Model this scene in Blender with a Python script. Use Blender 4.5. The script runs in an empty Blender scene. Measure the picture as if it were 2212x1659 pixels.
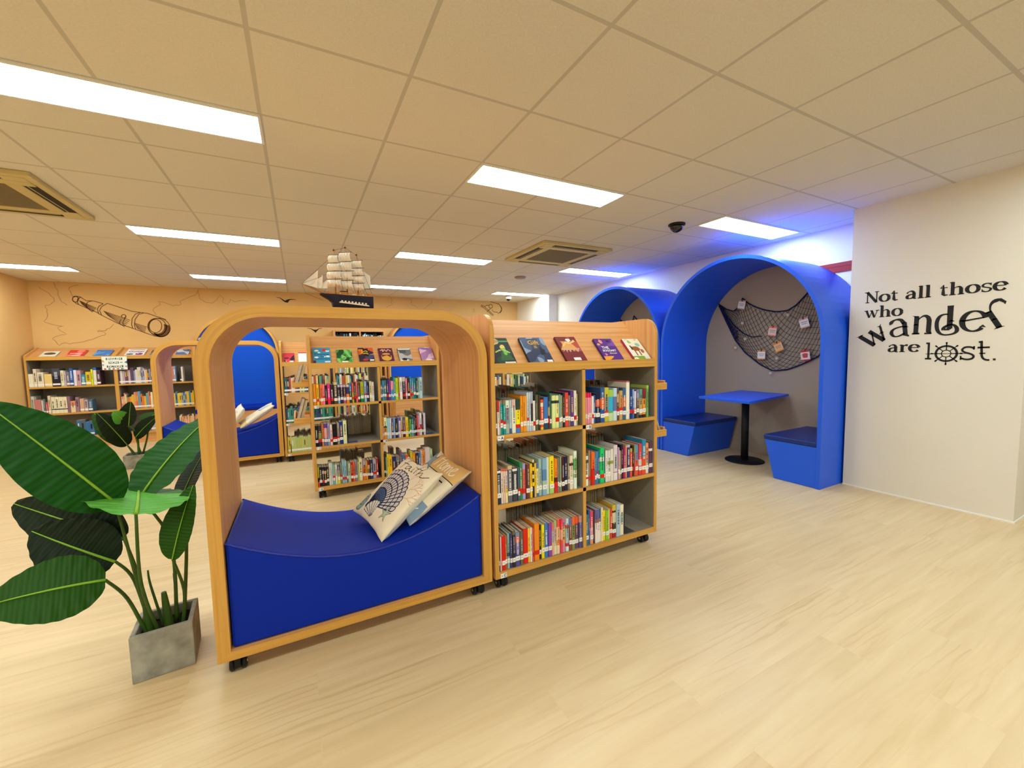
import bpy, math, random
import numpy as np
from mathutils import Vector, Matrix
C = bpy.context.scene.collection
PI = math.pi
rnd = random.Random(7)

# tuned looks: exposure, lamp strength, main colours
EXPO, LS = 0.72, 14.0
LC = ((.87, 1, 1.04), (.7, .88, 1.24))
FL = ('ccb182', 'd8be91', 'dfc89b')
CE = ('dcd6ca', 'e4ded2', 'c6c0b4')
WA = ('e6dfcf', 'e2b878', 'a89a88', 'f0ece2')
WD = (('c98a4e', 'd79c60', 'dfa86c'), ('c08a3a', 'd09a46', 'd8a650'))
VI = ('02279c', '1a5ce8', '0a2c78', '1450c8')
# ------------------------------------------------------------------ camera, exposure
EYE = 1.278
YAW, PITCH, ROLL, FPX = .4815, .0755, .0202, 878.46
def camera():
    cy, sy, cp, sp = math.cos(YAW), math.sin(YAW), math.cos(PITCH), math.sin(PITCH)
    f = Vector((sy*cp, cy*cp, -sp)); r = Vector((cy, -sy, 0)); d = f.cross(r)
    cr, sr = math.cos(ROLL), math.sin(ROLL)
    r, d = cr*r + sr*d, -sr*r + cr*d
    cam = bpy.data.cameras.new('camera'); o = bpy.data.objects.new('camera', cam); C.objects.link(o)
    m = Matrix((r, -d, -f)).transposed().to_4x4(); m.translation = (0, 0, EYE)
    o.matrix_world = m
    cam.sensor_fit = 'HORIZONTAL'; cam.sensor_width = 36; cam.lens = FPX/2212*36; cam.clip_start = .02
    bpy.context.scene.camera = o
camera()
sc = bpy.context.scene
sc.view_settings.view_transform = 'Standard'; sc.view_settings.look = 'None'
sc.view_settings.gamma = 1; sc.view_settings.use_curve_mapping = False
sc.view_settings.exposure = EXPO
sc.cycles.max_bounces = 6; sc.cycles.diffuse_bounces = 4; sc.cycles.glossy_bounces = 3; sc.cycles.use_denoising = True
sc.cycles.sample_clamp_indirect = 8
w = bpy.data.worlds.new('world'); sc.world = w; w.use_nodes = True
w.node_tree.nodes['Background'].inputs[0].default_value = (.9, .85, .78, 1); w.node_tree.nodes['Background'].inputs[1].default_value = .05

# ------------------------------------------------------------------ materials
def lin(c):
    if isinstance(c, str):
        c = [int(c[i:i+2], 16)/255 for i in (0, 2, 4)]
        return tuple(v/12.92 if v <= .04045 else ((v+.055)/1.055)**2.4 for v in c)
    return tuple(c)
class NT:
    def __init__(s, name):
        s.m = bpy.data.materials.new(name); s.m.use_nodes = True; s.t = s.m.node_tree
        s.b = s.t.nodes['Principled BSDF']
    def n(s, typ, ins=None, **kw):
        x = s.t.nodes.new(typ)
        for k, v in kw.items(): setattr(x, k, v)
        for k, v in (ins or {}).items():
            if isinstance(v, tuple) and len(v) == 2 and hasattr(v[0], 'outputs'): s.t.links.new(v[0].outputs[v[1]], x.inputs[k])
            else: x.inputs[k].default_value = v
        return x
    def link(s, a, o, b, i): s.t.links.new(a.outputs[o], b.inputs[i])
    def ramp(s, src, out, stops):
        r = s.n('ShaderNodeValToRGB'); e = r.color_ramp.elements
        while len(e) < len(stops): e.new(.5)
        for k, (p, c) in zip(e, stops): k.position = p; k.color = (*lin(c), 1)
        s.link(src, out, r, 0); return r
def mat(name, color, rough=.5, spec=.3, metal=0, noise=0, nscale=8, bump=0, bscale=200):
    k = NT(name); b = k.b
    b.inputs['Roughness'].default_value = rough; b.inputs['Specular IOR Level'].default_value = spec; b.inputs['Metallic'].default_value = metal
    c = lin(color); tc = k.n('ShaderNodeTexCoord')
    if noise:
        nz = k.n('ShaderNodeTexNoise', {'Vector': (tc, 'Object'), 'Scale': nscale, 'Detail': 4.})
        r = k.ramp(nz, 0, [(.3, tuple(v*(1-noise) for v in c)), (.7, tuple(min(1, v*(1+noise)) for v in c))])
        k.link(r, 0, b, 'Base Color')
    else: b.inputs['Base Color'].default_value = (*c, 1)
    if bump:
        nz = k.n('ShaderNodeTexNoise', {'Vector': (tc, 'Object'), 'Scale': bscale, 'Detail': 3.})
        bp = k.n('ShaderNodeBump', {'Strength': bump, 'Distance': .002, 'Height': (nz, 0)}); k.link(bp, 0, b, 'Normal')
    return k.m
def wood(name, c0, c1, c2, axis, rough=.42):
    k = NT(name); tc = k.n('ShaderNodeTexCoord'); coord = 'UV' if axis == 'uv' else 'Object'
    sc_ = {'x': (1.2, 45, 45), 'y': (45, 1.2, 45), 'z': (45, 45, 1.2), 'uv': (1.2, 45, 1)}[axis]
    mp = k.n('ShaderNodeMapping', {'Vector': (tc, coord), 'Scale': sc_})
    nz = k.n('ShaderNodeTexNoise', {'Vector': (mp, 0), 'Scale': 1., 'Detail': 5., 'Roughness': .65, 'Distortion': .3})
    r = k.ramp(nz, 0, [(.32, c0), (.5, c1), (.68, c2)])
    k.link(r, 0, k.b, 'Base Color'); k.b.inputs['Roughness'].default_value = rough; k.b.inputs['Specular IOR Level'].default_value = .35
    bp = k.n('ShaderNodeBump', {'Strength': .05, 'Distance': .001, 'Height': (nz, 0)}); k.link(bp, 0, k.b, 'Normal')
    return k.m
def printed():
    k = NT('printed_colours'); a = k.n('ShaderNodeAttribute'); a.attribute_name = 'col'
    k.link(a, 'Color', k.b, 'Base Color'); k.b.inputs['Roughness'].default_value = .4; k.b.inputs['Specular IOR Level'].default_value = .3
    return k.m
def cloth():
    k = NT('printed_cloth'); a = k.n('ShaderNodeAttribute'); a.attribute_name = 'col'
    k.link(a, 'Color', k.b, 'Base Color'); k.b.inputs['Roughness'].default_value = .9; k.b.inputs['Specular IOR Level'].default_value = .1
    tc = k.n('ShaderNodeTexCoord'); nz = k.n('ShaderNodeTexNoise', {'Vector': (tc, 'Object'), 'Scale': 30., 'Detail': 4.})
    bp = k.n('ShaderNodeBump', {'Strength': .35, 'Distance': .01, 'Height': (nz, 0)}); k.link(bp, 0, k.b, 'Normal')
    return k.m
def floor_mat():
    k = NT('oak_vinyl_planks'); tc = k.n('ShaderNodeTexCoord'); br = k.n('ShaderNodeTexBrick', {'Vector': (tc, 'Object'), 'Color1': (0, 0, 0, 1), 'Color2': (1, 1, 1, 1), 'Mortar': (.3, .3, .3, 1), 'Scale': 1., 'Mortar Size': .0008, 'Mortar Smooth': .2, 'Bias': 0., 'Brick Width': 1.22, 'Row Height': .18})
    br.offset = .37; br.offset_frequency = 2
    sp = k.n('ShaderNodeMath', {0: (br, 0), 1: 37.}, operation='MULTIPLY')
    off = k.n('ShaderNodeCombineXYZ', {0: (sp, 0), 1: (sp, 0)})
    ad = k.n('ShaderNodeVectorMath', {0: (tc, 'Object'), 1: (off, 0)}, operation='ADD')
    mp = k.n('ShaderNodeMapping', {'Vector': (ad, 0), 'Scale': (1.1, 14, 1)})
    n1 = k.n('ShaderNodeTexNoise', {'Vector': (mp, 0), 'Scale': 1.3, 'Detail': 6., 'Roughness': .55, 'Distortion': .5})
    wv = k.n('ShaderNodeTexWave', {'Vector': (k.n('ShaderNodeMapping', {'Vector': (ad, 0), 'Scale': (.8, 5.5, 1)}), 0), 'Scale': 1.7, 'Distortion': 9., 'Detail': 3., 'Detail Scale': 1.4}); wv.bands_direction = 'Y'
    r1 = k.ramp(n1, 0, [(.25, FL[0]), (.5, FL[1]), (.75, FL[2])])
    r2 = k.ramp(wv, 1, [(0, (.90, .865, .80)), (.3, (1, 1, 1)), (1, (1, 1, 1))])
    n2 = k.n('ShaderNodeTexNoise', {'Vector': (k.n('ShaderNodeMapping', {'Vector': (ad, 0), 'Scale': (.8, 4, 1)}), 0), 'Scale': 1.1, 'Detail': 2.})
    msk = k.ramp(n2, 0, [(.5, (0, 0, 0)), (.62, (1, 1, 1))])
    mx = k.n('ShaderNodeMix', {0: (msk, 0), 6: (r1, 0)}, data_type='RGBA', blend_type='MULTIPLY'); k.link(r2, 0, mx, 7)
    r3 = k.ramp(br, 0, [(0, (.955, .955, .955)), (1, (1, 1, 1))])
    m2 = k.n('ShaderNodeMix', {0: 1., 6: (mx, 2), 7: (r3, 0)}, data_type='RGBA', blend_type='MULTIPLY')
    k.link(m2, 2, k.b, 'Base Color'); k.b.inputs['Roughness'].default_value = .42; k.b.inputs['Specular IOR Level'].default_value = .35
    bp = k.n('ShaderNodeBump', {'Strength': .06, 'Distance': .002, 'Height': (n1, 0)}); k.link(bp, 0, k.b, 'Normal')
    return k.m
def ceiling_mat():
    k = NT('ceiling_tiles'); tc = k.n('ShaderNodeTexCoord'); sx = k.n('ShaderNodeSeparateXYZ', {0: (tc, 'Object')})
    def line(out, o, wd):
        a = k.n('ShaderNodeMath', {0: (sx, out), 1: o}, operation='ADD'); b = k.n('ShaderNodeMath', {0: (a, 0), 1: .6}, operation='DIVIDE')
        c = k.n('ShaderNodeMath', {0: (b, 0), 1: .5}, operation='ADD'); d = k.n('ShaderNodeMath', {0: (c, 0)}, operation='FRACT')
        e = k.n('ShaderNodeMath', {0: (d, 0), 1: .5}, operation='SUBTRACT'); g = k.n('ShaderNodeMath', {0: (e, 0)}, operation='ABSOLUTE')
        return k.n('ShaderNodeMath', {0: (g, 0), 1: wd/.6}, operation='LESS_THAN')
    l = k.n('ShaderNodeMath', {0: (line(0, .1053, .009), 0), 1: (line(1, -1.839, .009), 0)}, operation='MAXIMUM')
    nz = k.n('ShaderNodeTexNoise', {'Vector': (tc, 'Object'), 'Scale': 120., 'Detail': 2.})
    r = k.ramp(nz, 0, [(.3, CE[0]), (.7, CE[1])])
    mx = k.n('ShaderNodeMix', {0: (l, 0), 6: (r, 0), 7: (*lin(CE[2]), 1)}, data_type='RGBA')
    k.link(mx, 2, k.b, 'Base Color'); k.b.inputs['Roughness'].default_value = .9; k.b.inputs['Specular IOR Level'].default_value = .1
    return k.m
def emit(name, col, s):
    k = NT(name); k.b.inputs['Base Color'].default_value = (.9, .9, .9, 1); k.b.inputs['Emission Color'].default_value = (*col, 1); k.b.inputs['Emission Strength'].default_value = s
    return k.m
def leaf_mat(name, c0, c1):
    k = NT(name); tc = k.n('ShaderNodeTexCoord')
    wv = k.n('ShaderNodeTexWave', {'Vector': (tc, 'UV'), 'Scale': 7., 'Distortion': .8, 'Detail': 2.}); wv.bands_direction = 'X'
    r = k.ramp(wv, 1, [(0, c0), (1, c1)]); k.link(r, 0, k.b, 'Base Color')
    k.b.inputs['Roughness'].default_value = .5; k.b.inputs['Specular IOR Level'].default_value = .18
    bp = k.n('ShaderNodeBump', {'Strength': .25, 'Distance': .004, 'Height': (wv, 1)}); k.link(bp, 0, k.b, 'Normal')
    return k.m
M = dict(
    floor=floor_mat(), ceil=ceiling_mat(), wall=mat('cream_wall_paint', WA[0], .8, .2, bump=.05), mural=mat('tan_mural_paper', WA[1], .85, .15, noise=.04, nscale=1.5),
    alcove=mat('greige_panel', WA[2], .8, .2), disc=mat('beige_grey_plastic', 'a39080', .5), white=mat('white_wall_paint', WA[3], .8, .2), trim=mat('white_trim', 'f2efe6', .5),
    wx=wood('oak_laminate_long', *WD[0], 'x'), wy=wood('oak_laminate_deep', *WD[0], 'y'), wz=wood('oak_laminate_upright', *WD[0], 'z'),
    ex=wood('oak_edge_long', *WD[1], 'x'), ez=wood('oak_edge_upright', *WD[1], 'z'), eu=wood('oak_edge_curved', *WD[1], 'uv'), wu=wood('oak_laminate_curved', *WD[0], 'uv'),
    grey=mat('grey_laminate', '8f8778', .5, .3, noise=.04, nscale=30), vinyl=mat('blue_vinyl', VI[0], .45, .14, bump=.06, bscale=500), piping=mat('blue_piping', VI[0], .3, .5),
    blue=mat('blue_paint', VI[1], .42, .4, bump=.03), navy=mat('navy_vinyl', VI[2], .4, .4, bump=.06, bscale=500), felt=mat('blue_felt', VI[3], .8, .15, bump=.15, bscale=300),
    black=mat('black_plastic', '141414', .4), iron=mat('black_powder_coat', '101114', .55, bump=.2, bscale=150), chrome=mat('steel', 'c8c8c8', .25, .5, 1), smoke=mat('smoked_dome', '0c0c0e', .08, .7),
    print=printed(), cloth=cloth(), pages=mat('book_pages', 'cbb896', .85, .1, noise=.15, nscale=60), sticker=mat('white_sticker', 'f2efe8', .5), red=mat('red_sticker', 'd81c18', .5),
    tagblue=mat('blue_ink', '1c4890', .5), ink=mat('black_vinyl_lettering', '18191c', .5), draw=mat('brown_ink_drawing', '6a4426', .8), faint=mat('faint_brown_ink', 'a87a48', .8), gull=mat('dark_brown_ink', '2c1c14', .8),
    concrete=mat('weathered_concrete', '979588', .85, .2, noise=.3, nscale=16, bump=.3, bscale=90), soil=mat('dark_soil', '1c1712', .95, .1, bump=.8, bscale=60), stem=mat('green_stem', '3c5a1c', .5, noise=.2, nscale=20),
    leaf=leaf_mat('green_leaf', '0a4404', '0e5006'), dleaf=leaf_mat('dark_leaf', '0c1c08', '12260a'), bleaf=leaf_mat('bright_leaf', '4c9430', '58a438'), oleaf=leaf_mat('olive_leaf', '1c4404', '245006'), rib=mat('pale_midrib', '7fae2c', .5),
    plastic=mat('cream_plastic', 'cdbb84', .5), dplastic=mat('dark_vent', '1a1610', .6), grille=mat('grey_grille', '8c8064', .6), bone=mat('white_plastic', 'e8e4da', .4),
    rope=mat('navy_rope', '16204c', .9, .1), cord=mat('dark_cord', '181a30', .9, .1), shell=mat('pale_shell', 'd8cbb4', .6, noise=.1, nscale=60), aqua=mat('aqua_ornament', 'a8ccc8', .5), redpaint=mat('red_door_paint', '9c1c24', .4),
    hull=mat('navy_hull', '131228', .35), deck=mat('varnished_deck', 'c88a3c', .4, noise=.1, nscale=90), mast=mat('mast_wood', 'b8742c', .5), sail=mat('white_sailcloth', 'efe6d6', .85, noise=.05, nscale=50), rig=mat('rigging', '4a3220', .8), gold=mat('gilt', 'd0a040', .4),
    lamp=emit('lit_diffuser', LC[0], LS), coollamp=emit('cool_lit_diffuser', LC[1], LS*1.0), lframe=mat('white_lamp_frame', 'e8e8e4', .4), steelblue=mat('blue_steel', '2c3c70', .4), darksteel=mat('grey_steel', '4a4844', .4))

# ------------------------------------------------------------------ mesh builder
class MB:
    def __init__(s): s.v = []; s.f = []; s.m = []; s.c = []; s.uv = {}; s.mats = []; s.sm = []
    def mi(s, m):
        if m not in s.mats: s.mats.append(m)
        return s.mats.index(m)
    def face(s, pts, m='print', col=None, uv=None, sm=False):
        i = len(s.v); s.v += [tuple(p) for p in pts]; s.idx(list(range(i, i+len(pts))), m, col, uv, sm)
    def idx(s, ids, m='print', col=None, uv=None, sm=False):
        if uv: s.uv[len(s.f)] = uv
        s.f.append(ids); s.m.append(s.mi(m)); s.c.append(col); s.sm.append(sm)
    def box(s, x0, x1, y0, y1, z0, z1, m, col=None, ms=None):
        i = len(s.v); s.v += [(x, y, z) for z in (z0, z1) for y in (y0, y1) for x in (x0, x1)]
        for k, q in enumerate(((0, 2, 3, 1), (4, 5, 7, 6), (0, 1, 5, 4), (2, 6, 7, 3), (0, 4, 6, 2), (1, 3, 7, 5))):  # bottom top front back left right
            s.idx([i+j for j in q], (ms or {}).get(k, m), col)
    def prism(s, pts, axis, a, b, m, ms=None, sm=False):
        # polygon pts (2d) extruded along axis from a to b; ms = material of the two caps
        def P(p, t): return {'x': (t, p[0], p[1]), 'y': (p[0], t, p[1]), 'z': (p[0], p[1], t)}[axis]
        n = len(pts); i = len(s.v); s.v += [P(p, a) for p in pts] + [P(p, b) for p in pts]
        s.idx(list(range(i, i+n)), ms or m); s.idx(list(range(i+2*n-1, i+n-1, -1)), ms or m)
        for k in range(n): s.idx([i+k, i+n+k, i+n+(k+1) % n, i+(k+1) % n], m, sm=sm)
    def tube(s, path, r, m, n=6, close=False, col=None, caps=True):
        path = [Vector(p) for p in path]; L = len(path); rs = r if isinstance(r, (list, tuple)) else [r]*L
        i = len(s.v); prev = None
        for k, p in enumerate(path):
            a = path[(k-1) % L] if (k or close) else p; b = path[(k+1) % L] if (k < L-1 or close) else p
            t = (b-a); t = t.normalized() if t.length > 1e-9 else Vector((0, 0, 1))
            if prev is None: q = t.orthogonal().normalized()
            else:
                q = prev - t*prev.dot(t); q = q.normalized() if q.length > 1e-6 else t.orthogonal().normalized()
            prev = q; w_ = t.cross(q)
            s.v += [tuple(p + (q*math.cos(2*PI*j/n) + w_*math.sin(2*PI*j/n))*rs[k]) for j in range(n)]
        for k in range(L if close else L-1):
            k2 = (k+1) % L
            for j in range(n): s.idx([i+k*n+j, i+k*n+(j+1) % n, i+k2*n+(j+1) % n, i+k2*n+j], m, col, sm=n > 4)
        if caps and not close: s.idx([i+j for j in reversed(range(n))], m, col); s.idx([i+(L-1)*n+j for j in range(n)], m, col)
    def lathe(s, prof, c, m, n=24, axis='z', sm=True):
        i = len(s.v)
        for r, h in prof:
            for j in range(n):
                a = 2*PI*j/n; x, y = r*math.cos(a), r*math.sin(a)
                s.v.append({'z': (c[0]+x, c[1]+y, c[2]+h), 'x': (c[0]+h, c[1]+x, c[2]+y), 'y': (c[0]+x, c[1]+h, c[2]+y)}[axis])
        for k in range(len(prof)-1):
            for j in range(n): s.idx([i+k*n+j, i+k*n+(j+1) % n, i+(k+1)*n+(j+1) % n, i+(k+1)*n+j], m, sm=sm)
        s.idx([i+j for j in reversed(range(n))], m); s.idx([i+(len(prof)-1)*n+j for j in range(n)], m)
    def grid(s, P, nu, nv, m, colf=None, sm=True, uvf=True, flip=False):
        i = len(s.v)
        for a in range(nu+1):
            for b in range(nv+1): s.v.append(tuple(P(a/nu, b/nv)))
        for a in range(nu):
            for b in range(nv):
                q = [i+a*(nv+1)+b, i+(a+1)*(nv+1)+b, i+(a+1)*(nv+1)+b+1, i+a*(nv+1)+b+1]
                uv = [(a/nu, b/nv), ((a+1)/nu, b/nv), ((a+1)/nu, (b+1)/nv), (a/nu, (b+1)/nv)]
                if flip: q.reverse(); uv.reverse()
                s.idx(q, m, colf[a][b] if colf is not None else None, uv if uvf else None, sm)
    def ribbon(s, pts, wd, to3, m):
        # flat stroke: pts 2d, wd width or list
        n = len(pts); ws = wd if isinstance(wd, (list, tuple)) else [wd]*n; i = len(s.v)
        for k in range(n):
            a = pts[max(0, k-1)]; b = pts[min(n-1, k+1)]; dx, dy = b[0]-a[0], b[1]-a[1]; l = math.hypot(dx, dy) or 1
            nx, ny = -dy/l*ws[k]/2, dx/l*ws[k]/2
            s.v += [to3(pts[k][0]+nx, pts[k][1]+ny), to3(pts[k][0]-nx, pts[k][1]-ny)]
        for k in range(n-1): s.idx([i+2*k, i+2*k+1, i+2*k+3, i+2*k+2], m)
    def build(s, name, parent=None, loc=None, bevel=0, fix=True):
        me = bpy.data.meshes.new(name); me.from_pydata(s.v, [], s.f)
        for m in s.mats: me.materials.append(M[m])
        me.polygons.foreach_set('material_index', s.m); me.polygons.foreach_set('use_smooth', s.sm)
        if any(c is not None for c in s.c):
            at = me.color_attributes.new('col', 'FLOAT_COLOR', 'CORNER'); d = []
            for f, c in zip(s.f, s.c):
                c = (*lin(c), 1.) if c is not None else (.8, .8, .8, 1.)
                d += list(c)*len(f)
            at.data.foreach_set('color', d)
        if s.uv:
            ul = me.uv_layers.new(name='uv'); li = 0
            for k, f in enumerate(s.f):
                u = s.uv.get(k)
                for j in range(len(f)):
                    if u: ul.data[li+j].uv = u[j]
                li += len(f)
        me.update()
        if fix:
            import bmesh
            bm = bmesh.new(); bm.from_mesh(me); bmesh.ops.recalc_face_normals(bm, faces=bm.faces); bm.to_mesh(me); bm.free()
        o = bpy.data.objects.new(name, me); C.objects.link(o)
        if parent is not None: o.parent = parent
        if loc: o.location = loc
        if bevel:
            b = o.modifiers.new('bevel', 'BEVEL'); b.width = bevel; b.segments = 2; b.limit_method = 'ANGLE'; b.angle_limit = .6
        return o
def tag(o, label, cat, group=None, kind=None):
    if label: o['label'] = label
    if cat: o['category'] = cat
    if group: o['group'] = group
    if kind: o['kind'] = kind
    return o
def thing(name, label, cat, loc=(0, 0, 0), rz=0, group=None):
    o = bpy.data.objects.new(name, None); C.objects.link(o); o.location = loc; o.rotation_euler = (0, 0, rz); o.empty_display_size = .1
    return tag(o, label, cat, group)
def struct(name, mb, bevel=0):
    o = mb.build(name, bevel=bevel); o['kind'] = 'structure'; return o
def kids(o): return [c for c in o.children]
def copy_tree(o, parent=None):
    c = o.copy(); C.objects.link(c)
    if parent is not None: c.parent = parent
    for ch in kids(o): copy_tree(ch, c)
    return c
def arc(cx, cy, r, a0, a1, n):
    return [(cx+r*math.cos(math.radians(a0+(a1-a0)*k/n)), cy+r*math.sin(math.radians(a0+(a1-a0)*k/n))) for k in range(n+1)]
TXT = {}
def text_mb(mb, s, size, to3, m, bold=0., cx=True):
    key = (s, bold)
    if key not in TXT:
        cu = bpy.data.curves.new('t', 'FONT'); cu.body = s; cu.align_x = 'CENTER' if cx else 'LEFT'; cu.align_y = 'CENTER'; cu.offset = bold; cu.resolution_u = 3
        o = bpy.data.objects.new('t', cu); C.objects.link(o); bpy.context.view_layer.update()
        me = bpy.data.meshes.new_from_object(o.evaluated_get(bpy.context.evaluated_depsgraph_get()))
        TXT[key] = ([v.co.xy[:] for v in me.vertices], [list(p.vertices) for p in me.polygons])
        bpy.data.objects.remove(o); bpy.data.curves.remove(cu); bpy.data.meshes.remove(me)
    vs, fs = TXT[key]; i = len(mb.v); mb.v += [to3(x*size, y*size) for x, y in vs]
    for f in fs: mb.idx([i+k for k in f], m)
def paint(nu, nv, base, shapes, seed=0):
    # colours of a printed sheet, cell by cell; u right, v up, both 0..1
    U, V = np.meshgrid((np.arange(nu)+.5)/nu, (np.arange(nv)+.5)/nv, indexing='ij')
    out = np.empty((nu, nv, 3)); out[:] = lin(base); rs = np.random.RandomState(seed)
    for sh in shapes:
        t = sh[0]
        if t == 'e': k = ((U-sh[1])/sh[3])**2+((V-sh[2])/sh[4])**2 < 1
        elif t == 'r': k = (U > sh[1]) & (U < sh[3]) & (V > sh[2]) & (V < sh[4])
        elif t == 'n':
            z = sum(np.sin((U*rs.uniform(-1, 1)+V*rs.uniform(-1, 1))*sh[3]+rs.uniform(0, 6)) for _ in range(6)); k = z > sh[2]*2.2
            if len(sh) > 4: k &= (U > sh[4]) & (V > sh[5]) & (U < sh[6]) & (V < sh[7])
            out[k] = lin(sh[1]); continue
        elif t == 's':     # strokes: list of polylines, width
            k = np.zeros(U.shape, bool)
            for pl in sh[1]:
                for (ax, ay), (bx, by) in zip(pl[:-1], pl[1:]):
                    dx, dy = bx-ax, by-ay; q = dx*dx+dy*dy or 1e-9
                    h = np.clip(((U-ax)*dx+(V-ay)*dy)/q, 0, 1); k |= (U-ax-h*dx)**2+(V-ay-h*dy)**2 < (sh[2]/2)**2
        elif t == 'p':     # polygon
            k = np.zeros(U.shape, bool); P_ = sh[1]
            for (ax, ay), (bx, by) in zip(P_, P_[1:]+P_[:1]):
                c_ = (ay > V) != (by > V); k ^= c_ & (U < (bx-ax)*(V-ay)/((by-ay) or 1e-9)+ax)
        out[k] = lin(sh[-1])
    return [[tuple(out[a, b]) for b in range(nv)] for a in range(nu)]
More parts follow.
